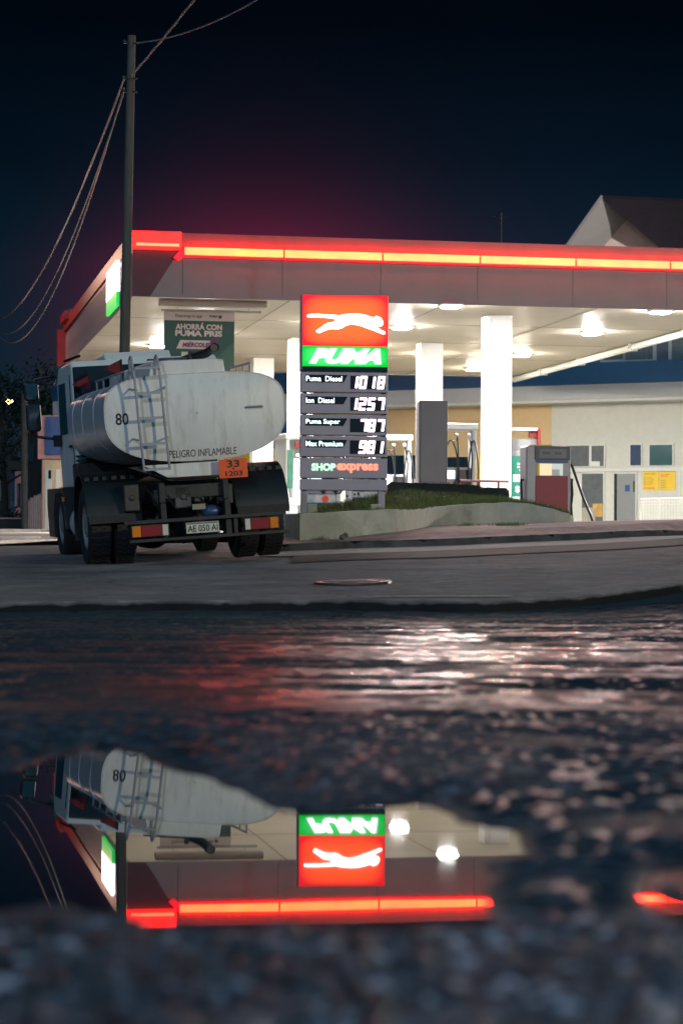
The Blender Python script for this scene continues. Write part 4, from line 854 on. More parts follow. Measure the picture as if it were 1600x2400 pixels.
# lintel box and banner hung under the front edge
lu0, lu1 = 0.62, 2.86
bm_ = B(lu0, lu1, 0.45, 0.75, 5.66, CZ0-0.004).build('hanging_box_beam', M('beam_paint', (0.36, 0.31, 0.30), 0.6, var=0.08), None, bevel=0.01)
bm_.location = (CX, CY, 0); bm_.rotation_euler = (0, 0, PH); tag(bm_, 'grey brown box beam under the canopy edge above the banner', 'beam')
bn = thing('banner', loc(0.74, 0.95, 0), 'dark green promotional banner with cream lettering hanging above the truck', 'banner', rz=PH)
MB().tube([(-0.04, 0, 5.60), (2.06, 0, 5.60)], 0.025, 8).tube([(0.3, 0, 5.60), (0.3, 0, CZ0)], 0.006, 5).tube([(1.8, 0, 5.60), (1.8, 0, CZ0)], 0.006, 5).build('rod', MT['greyal'], bn)
MB().prism([(0.02, 5.58), (1.50, 5.58), (1.50, 4.45), (1.22, 4.18), (0.02, 4.10)], 0.0, 0.012).build('cloth', MT['green'], bn)
B(0.024, 1.496, -0.006, -0.001, 5.39, 5.575).build('banner_header', MT['cream'], bn)
dk = M('banner_dark_print', (0.05, 0.06, 0.06), 0.6); lt = M('banner_light_print', (0.66, 0.52, 0.47), 0.6); pr = M('banner_violet_print', (0.16, 0.02, 0.12), 0.6)
lettering('banner_lettering', 'Descarga la app', dk, bn, 0.54, 5.48, -0.007, width=0.56, height=0.085, bold=0.01)
lettering('banner_lettering', 'PUMA', dk, bn, 1.05, 5.49, -0.007, width=0.17, height=0.05, bold=0.04, shear=0.3)
MB().prism([(1.15, 5.49), (1.20, 5.52), (1.24, 5.50), (1.22, 5.45), (1.18, 5.44)], -0.010, -0.006).build('banner_emblem', dk, bn)
lettering('banner_lettering', 'AHORRÁ CON', lt, bn, 0.75, 5.275, -0.002, width=0.98, height=0.15, bold=0.045)
lettering('banner_lettering', 'PUMA PRIS', lt, bn, 0.75, 5.125, -0.002, width=0.99, height=0.125, bold=0.05)
MB().prism([(0.28, 4.80), (1.10, 4.80), (1.15, 4.98), (0.36, 4.98)], -0.006, -0.001).build('banner_label', lt, bn)
lettering('banner_lettering', 'MIÉRCOLES', pr, bn, 0.71, 4.895, -0.007, width=0.60, height=0.12, bold=0.045, shear=0.15)
MB().prism([(0.98, 4.96), (1.06, 5.03), (1.16, 5.01), (1.13, 4.92), (1.04, 4.88)], -0.010, -0.0065).build('banner_emblem', pr, bn)
lettering('banner_lettering', '50', lt, bn, 0.62, 4.59, -0.002, width=0.52, height=0.30, bold=0.06)
MB().prism([(1.0, 4.50), (1.496, 4.98), (1.496, 4.46), (1.22, 4.20)], -0.005, -0.001).build('banner_corner_print', M('banner_green_print', (0.05, 0.12, 0.085), 0.6), bn)

# ================================================================== GREY PYLON, DISPENSERS, OLD PUMP
p = at(993, 1118, 50.0); g = float(zF(p.x, 50.0))
py_ = thing('cladding_pylon', (p.x, 50.0, g), 'grey metal clad pylon standing in front of a white column', 'pylon', rz=R(8))
ph = (1118-920)*50/5553+p.z-g
B(-0.29, 0.295, -0.02, 0.0, 0, ph).build('front_sheet', M('pylon_front', (0.14, 0.135, 0.15), 0.5, var=0.06), py_)
B(-0.30, 0.31, 0.003, 0.34, 0, ph-0.012).build('body', MT['greyal'], py_, bevel=0.012)
for xx in (-0.27, 0.28): B(xx, xx+0.012, -0.024, -0.0205, 0.02, ph-0.03).build('edge_groove', MT['black'], py_)
def hose_loop(x, z0, drop, sway, y=-0.05):
    """from the swivel round one hanging loop and down to the nozzle"""
    pts = [(x, y, z0), (x+0.015, y-0.03, z0-0.08)]; cx, cz_, rx, rz = x+sway*0.55, z0-0.10-drop/2, abs(sway)*0.62, drop/2; sg = 1 if sway > 0 else -1
    for i in range(25):
        a = math.pi*0.62+sg*0+(-1)*math.pi*2.05*i/24 if sg > 0 else math.pi*0.38+math.pi*2.05*i/24
        pts.append((cx+rx*math.cos(a)*(1-0.25*math.sin(a)), y-0.05-0.02*i/24, cz_+rz*math.sin(a)))
    return pts
def dispenser(loc_, label, rz, w=0.95, h=2.15, d=0.45, hoses=((0.05, 0.95, -0.24), (0.31, 1.08, 0.17)), skirt='white', screen=True):
    t_ = thing('fuel_dispenser', loc_, label, 'fuel pump', rz=rz, group='white fuel dispensers under the canopy')
    w2 = w/2
    for xx in (-w2, w2-0.09): B(xx, xx+0.09, -d/2, d/2, 0.1, h-0.13).build('post', MT['white'], t_, bevel=0.02)
    B(-w2-0.03, w2+0.03, -d/2-0.03, d/2+0.03, h-0.14, h).build('header', MT['white'], t_, bevel=0.025)
    B(-w2-0.05, w2+0.05, -d/2-0.06, d/2+0.06, 0, 0.11).build('plinth', MT['greyal'], t_, bevel=0.01)
    B(-w2+0.10, w2-0.10, -d/2+0.05, d/2-0.05, 0.11, 0.70).build('lower_body', MT[skirt], t_, bevel=0.015)
    bd = B(-w2+0.10, w2-0.10, -d/2+0.03, d/2-0.03, 0.705, 1.22).build('meter_head', MT['greyal'], t_, bevel=0.015)
    if screen:
        B(-w2+0.15, 0.02, -d/2+0.014, -d/2+0.026, 0.98, 1.16).build('display', ET['screen'], bd)
        B(0.06, w2-0.14, -d/2+0.014, -d/2+0.026, 0.80, 1.17).build('keypad', MT['blackgloss'], bd)
        for k in range(4): B(-w2+0.16+k*0.08, -w2+0.22+k*0.08, -d/2+0.014, -d/2+0.026, 0.80, 0.90).build('grade_button', MT['yellow' if k % 2 else 'redpaint'], bd)
    for hx, dr, sw in hoses:
        hm = MB().tube(hose_loop(hx, h-0.26, dr, sw, -d/2+0.02), 0.017, 7).tube([(hx, -0.02, h-0.22), (hx, -d/2+0.02, h-0.24)], 0.022, 7)
        hm.tube([(hx+0.02, -d/2+0.02, h-0.26), (hx+0.06+sw*0.1, -d/2-0.01, 1.45), (hx+0.05, -d/2-0.03, 1.0), (hx+0.03, -d/2-0.02, 0.75)], 0.015, 7)
        ho = hm.build('hose', MT['hose'], t_, smooth=True)
        MB().sphere((hx, -d/2+0.0, h-0.245), 0.045, 10, 6).build('swivel', MT['white'], ho, smooth=True)
        MB().prism([(hx-0.02, 0.72), (hx+0.05, 0.70), (hx+0.07, 0.80), (hx+0.02, 0.92), (hx-0.02, 0.90)], -d/2-0.06, -d/2-0.02).build('nozzle', MT['black'], ho, bevel=0.006)
    return t_
def place(xd, Y): q = at(xd, 1150, Y); return (q.x, Y, float(zF(q.x, Y)))
dispenser(place(894, 56.5), 'white fuel dispenser with looped hoses just right of the price sign', R(9))
dispenser(place(1037, 51.0), 'white fuel dispenser with looped hoses between grey pylon and bare column', R(9))
d5 = dispenser(place(742, 50.0), 'fuel dispenser with orange and white skirt seen below the price sign', R(-14), skirt='white', w=0.85)
for (z0, z1, mt) in ((0.12, 0.42, 'orange'), (0.46, 0.52, 'blue')):
    B(-0.31, 0.31, -0.215, -0.18, z0, z1).build('skirt_stripe', MT[mt], d5)
MB().lathe([(0.001, -0.01), (0.07, -0.008), (0.07, 0)], 'y', (0.1, -0.215, 0.6), 14).build('round_sticker', MT['orange'], d5)
d6 = dispenser(place(836, 47.5), 'fuel dispenser with orange skirt seen below the right half of the price sign', R(6), w=0.7, h=1.95, hoses=((-0.1, 0.8, 0.2),))
B(-0.24, 0.24, -0.215, -0.18, 0.12, 0.44).build('skirt_stripe', MT['orange'], d6); B(-0.24, 0.24, -0.215, -0.18, 0.50, 0.58).build('skirt_stripe', MT['blue'], d6)
d4 = dispenser(place(663, 54.0), 'fuel dispenser with tall lit white panel between truck and price sign', R(20), w=0.42, h=2.12, d=0.8, hoses=(), screen=False)
B(-0.02, 0.15, -0.42, -0.385, 0.55, 1.55).build('light_panel', ET['panel'], d4); MB().lathe([(0.001, -0.412), (0.035, -0.41), (0.035, -0.40)], 'y', (0.065, 0, 1.64), 12).build('light_drop', ET['panel'], d4)
B(-0.17, -0.05, -0.42, -0.39, 0.9, 1.75).build('green_panel', M('pump_green', (0.05, 0.22, 0.16), 0.4), d4); B(0.0, 0.14, -0.42, -0.39, 1.80, 1.93).build('red_panel', MT['redpaint'], d4)
# screen kiosk right of the bare column
q = place(1203, 53.5)
ks = thing('payment_kiosk', q, 'tall payment kiosk with glowing green poster right of the bare column', 'kiosk', rz=R(6))
B(-0.36, 0.30, -0.20, 0.20, 0, 1.62).build('body', MT['greyal'], ks, bevel=0.02)
B(-0.38, -0.345, -0.22, 0.22, 1.62, 2.12).build('side_post', MT['white'], ks); B(0.26, 0.32, -0.22, 0.22, 1.3, 2.12).build('side_post', MT['redpaint'], ks)
B(-0.30, 0.26, -0.10, 0.10, 1.63, 1.88).build('top_panel', MT['greyal'], ks); B(-0.38, 0.32, -0.2, 0.2, 2.06, 2.125).build('top_cap', MT['white'], ks)
B(0.10, 0.26, -0.15, 0.10, 1.92, 2.05).build('top_sign', MT['redpaint'], ks)
B(-0.35, 0.27, -0.222, -0.202, 0.52, 1.50).build('poster', ET['poster'], ks)
for i, (s_, z, w_) in enumerate((('MÁS CARGAS', 1.33, 0.34), ('MÁS AHORRO', 1.26, 0.36), ('CON PUMA', 1.19, 0.28))): lettering('poster_lettering', s_, ET['postertext'], ks, -0.03+0.01*i, z, -0.224, width=w_, height=0.048, bold=0.03, shear=0.2)
lettering('poster_lettering', '$$$$', ET['postertext'], ks, -0.03, 0.76, -0.224, width=0.42, height=0.16, bold=0.02)
B(-0.29, 0.18, -0.226, -0.223, 0.93, 1.09).build('poster_stripe', ET['postertext'], ks); B(-0.31, 0.2, -0.226, -0.223, 0.53, 0.60).build('poster_stripe', ET['postertext'], ks)
# old pump behind the planter
q = at(1258, 1150, 46.0); g = float(zF(q.x, 46.0))
op = thing('old_fuel_pump', (q.x, 46.0, g), 'old grey fuel pump with burgundy panel standing behind the grassy planter', 'fuel pump', rz=R(9))
k_ = 46/5553; X_ = lambda xd: (xd-1258)*k_; Z_ = lambda yd: q.z-g+(1150-yd)*k_
B(X_(1206), X_(1311), 0.0, 0.55, 0.02, Z_(1024)).build('cabinet', MT['greyal'], op, bevel=0.03)
B(X_(1228), X_(1304), -0.02, 0.01, 0.05, Z_(1093)).build('lower_panel', MT['pumpred'], op, bevel=0.006)
B(X_(1226), X_(1309), -0.03, 0.01, Z_(1056), Z_(1025)).build('meter_head', M('meter_head_paint', (0.10, 0.105, 0.12), 0.5, var=0.1), op, bevel=0.012)
B(X_(1224), X_(1268), 0.05, 0.5, Z_(1024)-0.003, Z_(1021)).build('top_strip', MT['yellow'], op)
for xa in (1243, 1272):
    B(X_(xa), X_(xa+16), -0.036, -0.031, Z_(1044), Z_(1038)).build('counter', MT['blackgloss'], op)
B(X_(1236), X_(1300), -0.034, -0.0305, Z_(1052), Z_(1031)).build('dial_plate', M('dial_plate', (0.20, 0.20, 0.23), 0.5), op)
B(X_(1228), X_(1304), -0.012, 0.0, Z_(1063), Z_(1057)).build('blue_strip', MT['blue'], op)
B(X_(1231), X_(1237), -0.012, -0.002, Z_(1092), Z_(1065)).build('yellow_edge', MT['yellow'], op)
B(X_(1237), X_(1266), -0.010, -0.002, Z_(1092), Z_(1065)).build('window', ET['pumpglow'], op)
B(X_(1266), X_(1292), -0.010, -0.002, Z_(1092), Z_(1065)).build('window', ET['pumpgrey'], op)
B(X_(1266), X_(1284), -0.016, -0.011, Z_(1092), Z_(1078)).build('window_card', MT['white'], op)
MB().tube([(X_(1312), 0.2, Z_(1062)), (X_(1318), 0.15, Z_(1068)), (X_(1330), 0.1, Z_(1105)), (X_(1345), 0.1, Z_(1145)), (X_(1360), 0.1, Z_(1178)), (X_(1367), 0.1, Z_(1198)), (X_(1364), 0.1, Z_(1212)), (X_(1352), 0.15, Z_(1219)), (X_(1320), 0.2, Z_(1218))], 0.026, 10).build('hose', MT['hose'], op, smooth=True)
MB().box(X_(1311), X_(1320), 0.1, 0.25, Z_(1105), Z_(1098)).tube([(X_(1317), 0.15, Z_(1100)), (X_(1319), 0.15, Z_(1135)), (X_(1316), 0.15, Z_(1160)), (X_(1319), 0.15, Z_(1205))], 0.03, 8).build('nozzle', MT['black'], op)
MB().tube([(X_(1198), 0.2, Z_(1102)), (X_(1206), 0.2, Z_(1102))], 0.02, 8).tube([(X_(1200), 0.2, Z_(1102)), (X_(1202), 0.2, Z_(1150))], 0.022, 8).build('nozzle', MT['black'], op)
# low red rail in front of the bare column
a, b_ = at(1055, 1104, 49.5), at(1166, 1106, 50.5)
hr = MB().tube([a, b_], 0.025, 8)
for k in (0.0, 0.4, 0.8): 
    c = a.lerp(b_, k); hr.tube([c, (c.x, c.y, float(zF(c.x, c.y)))], 0.022, 8)
tag(hr.build('guard_rail', M('rail_paint', (0.13, 0.02, 0.03), 0.5), None), 'low dark red guard rail between grassy planter and bare column', 'rail')

# ================================================================== PLANTER, GRASS
path = [(-0.95, 38.6), (-0.80, 37.0), (-0.60, 35.0), (0.60, 35.42), (0.92, 36.0), (1.18, 37.2), (1.55, 38.9), (2.28, 40.1), (3.0, 40.15), (3.73, 40.1), (3.95, 41.2)]
topz = [1.16, 1.14, 1.115, 1.19, 1.20, 1.23, 1.30, 1.385, 1.40, 1.24, 1.18]
# densify
pd, tz = [], []
def crom(p0, p1, p2, p3, s_): return 0.5*(2*p1+(p2-p0)*s_+(2*p0-5*p1+4*p2-p3)*s_*s_+(3*p1-p0-3*p2+p3)*s_**3)
for i in range(len(path)-1):
    lo_, hi_ = (0, 2) if i < 2 else (2, len(path)-1)
    ix = [min(max(j, lo_), hi_) for j in (i-1, i, i+1, i+2)]
    for k in range(6):
        s_ = k/6; pd.append(tuple(crom(*[path[j][c] for j in ix], s_) for c in (0, 1))); tz.append(crom(*[topz[j] for j in ix], s_))
pd.append(path[-1]); tz.append(topz[-1])
pl = thing('planter', (0.5, 38, float(zF(0.5, 38))), 'long curved rendered concrete planter with grass under the price sign', 'planter')
def wallseg(i0, i1, nm='wall_segment'):
    b = MB(); sec = []
    for i in range(i0, i1+1):
        x, y = pd[i]; x2, y2 = pd[min(i+1, len(pd)-1)]; x1, y1 = pd[max(i-1, 0)]
        tx, ty = x2-x1, y2-y1; L_ = math.hypot(tx, ty); nx, ny = -ty/L_, tx/L_
        zb = float(zF(x, y))-0.06; zt = tz[i]+0.006*math.sin(i*2.1)
        sec.append([(x, y, zb), (x, y, zt-0.012), (x+nx*0.012, y+ny*0.012, zt), (x+nx*0.15, y+ny*0.15, zt), (x+nx*0.15, y+ny*0.15, zb)])
    b.add([(p_[0]-pl.location.x, p_[1]-pl.location.y, p_[2]-pl.location.z) for s_ in sec for p_ in s_], [(i*5+j, i*5+j+1, (i+1)*5+j+1, (i+1)*5+j) for i in range(len(sec)-1) for j in range(4)]+[tuple(range(5)), tuple(len(sec)*5-5+j for j in range(5))])
    return b.build(nm, MT['concrete'], pl)
for a, b_ in ((0, 12), (12, 36), (36, 45), (45, 56), (56, len(pd)-1)): wallseg(a, b_)
def ywall(x): return np.interp(x, [p_[0] for p_ in pd[12:-6]], [p_[1] for p_ in pd[12:-6]])
def ztop(x): return np.interp(x, [p_[0] for p_ in pd[12:-6]], tz[12:-6])
def mound(x, y):
    d = np.maximum(y-ywall(x), 0)
    far = np.interp(x, [-0.8, 0.0, 1.0, 2.0, 2.9, 3.4, 3.8], [1.20, 1.31, 1.55, 1.62, 1.55, 1.37, 1.21])
    return ztop(x)-0.03+(far-ztop(x))*sst(0, 3.2, d)+0.03*(fbm(x*3, y*3, 3, 71)-0.5)
gx, gk = np.meshgrid(np.linspace(-0.62, 3.75, 90), np.linspace(0.05, 1, 40)); gyy = ywall(gx)+gk*(44.2-ywall(gx))
so_ = grid('soil', gx-pl.location.x, gyy-pl.location.y, mound(gx, gyy)-pl.location.z, MT['soil'], kind=None); so_.parent = pl
gv, gf = [], []
N = 24000
for i in range(N):
    x = random.uniform(-0.62, 3.8); d = random.random()**1.7*4.2
    y = float(ywall(x))+0.12+d
    if y > 44: continue
    c_ = float(vnoise(np.array(x*2.3), np.array(y*2.3), 3)); h = (0.03+0.085*random.random()**1.5)*(0.5+1.0*c_)
    if x < 0.4 and d < 0.9: h *= 0.6
    z = float(mound(np.array(x), np.array(y))) if i % 1 == 0 else 0
    a_ = random.uniform(0, 6.28); w_ = random.uniform(0.002, 0.005); lx, ly = math.cos(a_), math.sin(a_); bx, by = random.gauss(0, 0.6)*h, random.gauss(0, 0.6)*h-0.25*h*(d < 0.25)
    n = len(gv); gv += [(x-lx*w_, y-ly*w_, z-0.01), (x+lx*w_, y+ly*w_, z-0.01), (x+bx*0.4+lx*w_*0.7, y+by*0.4+ly*w_*0.7, z+h*0.6), (x+bx*0.4-lx*w_*0.7, y+by*0.4-ly*w_*0.7, z+h*0.6), (x+bx, y+by, z+h)]
    gf += [(n, n+1, n+2, n+3), (n+3, n+2, n+4)]
for x, y in ((1.98, 38.4), (2.62, 37.9), (2.75, 37.85), (-0.3, 35.0), (0.9, 37.6), (2.5, 37.95)):      # tufts in the pavement cracks
    for k in range(70):
        a_ = random.uniform(0, 6.28); r_ = abs(random.gauss(0, 0.09)); px_, py__ = x+r_*math.cos(a_), y+r_*math.sin(a_); z = float(zF(px_, py__)); h = random.uniform(0.02, 0.08); n = len(gv)
        gv += [(px_-0.006, py__, z), (px_+0.006, py__, z), (px_+random.gauss(0, 0.02), py__, z+h)]; gf.append((n, n+1, n+2))
gm = M('grass_blades', (0.12, 0.17, 0.04), 0.7, var=0.5, vs=1.5, dirt=(0.27, 0.24, 0.09), ds=1.1, dt=(0.5, 0.7))
tag(MB().add(gv, gf).build('grass', gm), kind='stuff')
wd = MB()
for k in range(7):
    x = random.uniform(0.05, 0.65); y = float(ywall(np.array(x)))+0.5+random.random()*0.3; z = float(mound(np.array(x), np.array(y))); h = random.uniform(0.18, 0.32)
    wd.tube([(x, y, z), (x+0.02, y, z+h)], 0.004, 5).sphere((x+0.02, y, z+h), 0.018, 8, 5)
tag(wd.build('seed_heads', MT['bark']), kind='stuff')
lw = MB(); q0, q1 = at(889, 1130, 43.6), at(1166, 1132, 44.2); n = 40; sec = []
for i in range(n+1):
    s_ = i/n; x = q0.x+(q1.x-q0.x)*s_; y = 43.6+0.6*s_; zt = 0.55+(1279-(1117+6*s_+5*(s_ > 0.75)))*43.6/5553+0.015*random.random()-0.05*(i in (0, n)); w_ = 0.35
    sec.append([(x, y-w_, 1.1), (x, y-w_+0.03, zt-0.05), (x, y-w_+0.1, zt), (x, y+w_, zt), (x, y+w_, 1.1)])
lw.add([p_ for s_ in sec for p_ in s_], [(i*5+j, i*5+j+1, (i+1)*5+j+1, (i+1)*5+j) for i in range(n) for j in range(4)]+[tuple(range(5)), tuple(n*5+j for j in range(5))])
tag(lw.build('low_wall', MT['darkstone']), 'low black weathered wall along the back of the grassy planter', 'wall')
# paper cup lying on the pavement
q = at(793, 1246, 34.25); cpz = float(zF(q.x, q.y))
cp = MB().lathe([(0.001, 0.0), (0.055, 0.0), (0.075, 0.17), (0.080, 0.175), (0.073, 0.178), (0.05, 0.02)], 'z', (0, 0, 0), 20).build('paper_cup', MT['paper'], None, smooth=True)
cp.scale = (0.66, 0.66, 0.66); cp.location = (q.x-0.06, q.y+0.1, cpz+0.055); cp.rotation_euler = (R(78), R(0), R(32)); tag(cp, 'pale crumpled paper cup lying on the pavement below the price sign', 'cup')

# ================================================================== STATION SHOP (curved front taken as one straight facade)
F0 = Vector((1.487, 78.0, 0)); FA = math.atan2(-5.0, 8.8)
fd = Vector((math.cos(FA), math.sin(FA), 0)); fn = Vector((-fd.y, fd.x, 0))
def fac(xd, yd):
    d = ray(xd, yd); o_ = Vector((0, 0, CAMZ)); t_ = (F0-o_).dot(fn)/d.dot(fn); p_ = o_+d*t_; return (p_-F0).dot(fd), p_.z
shop = thing('station_shop', (F0.x, F0.y, 0), 'long station shop with dark blue band, peach and white walls behind the canopy', 'building', rz=FA)
def fbox(name, x0, y0, x1, y1, mat, d0=-0.02, d1=0.0, parent=None, bevel=0):
    a, za = fac(x0, y0); b_, zb = fac(x1, y1); a2, zc = fac(x0, y1); zt, zb_ = (za+fac(x1, y0)[1])/2, (zc+zb)/2
    return B(min(a, b_), max(a, b_), d0, d1, zb_, zt).build(name, mat, parent or shop, bevel=bevel)
xw, zf1 = fac(1265, 1215); zfl = 1.15
zs0 = fac(1230, 948)[1]      # soffit level
xl_, xr_ = -12.5, 14.5
B(xl_, xw, 0.0, 6.0, zfl-0.2, zs0+0.3).build('peach_wall', MT['peach'], shop)
B(xw, xr_, 0.003, 6.0, zfl-0.2, zs0+0.3).build('white_wall', MT['wallwhite'], shop)
zb0, zb1 = fac(1230, 893)[1], fac(1230, 845)[1]
B(xl_, xr_, -1.15, 0.0, zs0+0.30, zb0-0.004).build('grey_fascia', M('shop_fascia', (0.50, 0.49, 0.50), 0.6, var=0.04), shop)
B(xl_, xr_, -1.1, -0.004, zs0+0.22, zs0+0.297).build('soffit', MT['wallwhite'], shop)
B(xl_, xr_, -1.2, 0.0, zb0, zb1).build('blue_band', MT['bluedark'], shop)
B(xl_, xr_, -0.3, 5.8, zb1+0.003, zb1+2.6).build('upper_storey', M('upper_wall', (0.16, 0.19, 0.23), 0.75, var=0.08), shop)
cur = M('net_curtain', (0.20, 0.24, 0.26), 0.8, var=0.25, vs=2, stretch=(14, 1, 0.5))
for xa, xb in ((1396, 1440), (1446, 1508), (1552, 1620)):
    w_ = fbox('upper_window', xa-8, 770, xb+8, 836, MT['frame'], -0.36, -0.303); fbox('pane', xa, 776, xb, 828, cur, -0.366, -0.361, w_)
# shop front left: windows, posters, yellow and blue panels
fbox('shop_window', 885, 1046, 962, 1150, MT['glass'], -0.03, -0.002); fbox('yellow_panel', 1074, 1040, 1112, 1160, MT['yellow'], -0.03, -0.002)
fbox('shop_window', 1000, 1050, 1086, 1150, MT['glass'], -0.035, -0.002)
fbox('shop_counter', 880, 1100, 1000, 1112, MT['white'], -0.05, -0.031)
fbox('blue_panel', 560, 880, 668, 1030, MT['blue'], -0.04, -0.002); fbox('yellow_panel', 560, 1044, 668, 1160, MT['yellow'], -0.04, -0.002)
fbox('dark_panel', 560, 862, 668, 905, MT['bluedark'], -1.23, -1.203)
# right part: openings with frames
def opening(nm, x0, y0, x1, y1, mat, fr=3):
    f_ = fbox(nm, x0-fr, y0-fr, x1+fr, y1+fr*0.6, MT['frame'], -0.05, -0.001); fbox('pane', x0, y0, x1, y1, mat, -0.056, -0.051, f_); return f_
dg1 = M('dim_glass', (0.13, 0.14, 0.15), 0.15, var=0.15); dg2 = M('teal_glass', (0.02, 0.08, 0.09), 0.15, var=0.1); dg3 = M('blue_glass', (0.01, 0.035, 0.10), 0.15, var=0.1)
w1 = opening('window', 1300, 1024, 1353, 1071, dg1); opening('window', 1359, 1024, 1387, 1071, dg1)
fbox('window_card', 1378-20, 1060, 1378, 1071, MT['white'], -0.062, -0.057, w1)
opening('window', 1448, 1022, 1472, 1069, dg3); opening('window', 1492, 1022, 1544, 1069, dg2)
fbox('lintel', 1290, 1074, 1580, 1083, MT['frame'], -0.07, -0.03)
dr1 = opening('door', 1337, 1088, 1385, 1216, dg1); fbox('door_panel', 1337, 1166, 1367, 1216, M('door_panel_pale', (0.42, 0.38, 0.33), 0.6), -0.062, -0.057, dr1)
fbox('door_poster', 1362, 1157, 1384, 1187, M('door_poster', (0.62, 0.36, 0.08), 0.6, var=0.3), -0.060, -0.0575, dr1)
dr2 = opening('door', 1416, 1088, 1459, 1219, M('grey_door', (0.24, 0.25, 0.27), 0.5, var=0.05)); fbox('door_sign', 1436, 1114, 1447, 1129, MT['blue'], -0.064, -0.057, dr2); fbox('door_gap', 1411, 1088, 1417, 1219, MT['blackgloss'], -0.062, -0.057, dr2)
fbox('door_handle', 1455, 1105, 1458, 1130, MT['black'], -0.075, -0.057, dr2)
opening('door', 1562, 1080, 1610, 1224, MT['wallwhite'], 3)
def poster(x0, x1, y0, y1, lines, label):
    a, za = fac(x0, y0); b_, zb = fac(x1, y1)
    o_ = B(a, b_, -0.025, -0.004, zb, za).build('wall_poster', MT['yellow'], None); o_.location = shop.location; o_.rotation_euler = (0, 0, FA); tag(o_, label, 'poster', 'yellow notices on the white wall')
    for k, (fz, w_, s_, hgt, mt) in enumerate(lines):
        lettering('lettering', s_, mt, o_, a+(b_-a)*0.08, za+(zb-za)*fz, -0.026, width=(b_-a)*w_, height=(za-zb)*hgt, align='LEFT', bold=0.01, depth=0.003)
br = M('brown_print', (0.30, 0.16, 0.02), 0.6); rd = M('red_print', (0.62, 0.10, 0.02), 0.6)
poster(1476, 1512, 1083, 1126, [(0.13, 0.7, 'llllll llllll', 0.08, br)]+[(0.33+0.07*k, 0.45+0.2*((k*37) % 5)/5, 'lll ll llll', 0.035, br) for k in range(6)]+[(0.89, 0.66, 'lllllll', 0.09, rd)], 'yellow notice with close lines of print and red foot on the white wall')
poster(1515, 1550, 1083, 1126, [(0.17, 0.5, 'llllll', 0.07, rd), (0.27, 0.42, 'lllll', 0.06, rd)]+[(0.48+0.12*k, 0.28, 'lll', 0.045, br) for k in range(4)], 'yellow price notice with red heading nearest the right edge of the photo')
# gabled house and dark roof rising over the canopy
gh = thing('gabled_house', (0, 0, 0), 'house gable with pale siding and dark roof rising above the canopy', 'house')
def g3(xd, yd, Y): return tuple(at(xd, yd, Y))
GY = 92.0
MB().add([g3(1352, 640, GY), g3(1404, 500, GY), g3(1446, 500, GY), g3(1560, 640, GY)]+[tuple(Vector(g3(x, y, GY))+Vector((1.0, 8, 0))) for x, y in ((1352, 640), (1404, 500), (1446, 500), (1560, 640))], [(0, 1, 2, 3), (4, 5, 6, 7), (0, 1, 5, 4), (3, 2, 6, 7)])
tri = [g3(1340, 620, GY), g3(1444, 497, GY), g3(1600, 611, GY)]; off = Vector((2.0, 9.0, 0))
MB().add(tri+[tuple(Vector(p_)+off) for p_ in tri], [(0, 1, 2), (3, 4, 5), (0, 1, 4, 3), (1, 2, 5, 4), (0, 2, 5, 3)]).build('gable_wall', M('gable_peach', (0.52, 0.40, 0.37), 0.7, var=0.05), gh)
f0 = GY-2.6                  # verge stands out in front of the gable: its pale underside shows
ap, le, re = Vector(g3(1382, 455, f0)), Vector(g3(1287, 590, f0)), Vector(g3(1600, 596, f0))
ap2, le2, re2 = Vector(g3(1444, 497, GY)), Vector(g3(1340, 620, GY)), Vector(g3(1600, 611, GY))
MB().add([tuple(v) for v in (le, ap, ap2, le2)]+[tuple(v+Vector((-0.05, 0, 0.12))) for v in (le, ap, ap2, le2)], [(0, 1, 2, 3), (7, 6, 5, 4), (0, 1, 5, 4), (1, 2, 6, 5), (2, 3, 7, 6), (3, 0, 4, 7)]).build('verge_soffit', MT['siding'], gh)
hip = Vector(g3(1900, 520, f0+14))
MB().add([tuple(v) for v in (ap, ap2, re2+Vector((0.5, 0, -1)), Vector(g3(1590, 600, f0)), Vector(g3(1900, 640, f0)), Vector(g3(1750, 470, f0+10)))]+[tuple(v+Vector((0.1, 0.3, 0.15))) for v in (ap, ap2, re2+Vector((0.5, 0, -1)), Vector(g3(1590, 600, f0)), Vector(g3(1900, 640, f0)), Vector(g3(1750, 470, f0+10)))], [(0, 1, 2, 3, 4, 5), (11, 10, 9, 8, 7, 6)]+[(i, (i+1) % 6, (i+1) % 6+6, i+6) for i in range(6)]).build('roof', MT['roof'], gh)
B(ap.x-3.0, ap.x+20, GY+0.5, GY+9, 1.2, 10.2).build('wall', MT['darkwall'], gh)
q = at(1150, 540, 75.0); q2 = at(1150, 488, 75.0)
an = MB().tube([(q.x, 75.0, 6.9), (q2.x, 75.0, q2.z)], 0.022, 8).tube([(q2.x-0.25, 75.0, q2.z-0.12), (q2.x+0.25, 75.0, q2.z-0.12)], 0.010, 6).tube([(q2.x-0.16, 75.0, q2.z-0.30), (q2.x+0.16, 75.0, q2.z-0.30)], 0.010, 6)
tag(an.build('antenna_mast', MT['darkwall'], None), 'thin dark antenna mast standing up behind the canopy edge', 'antenna')
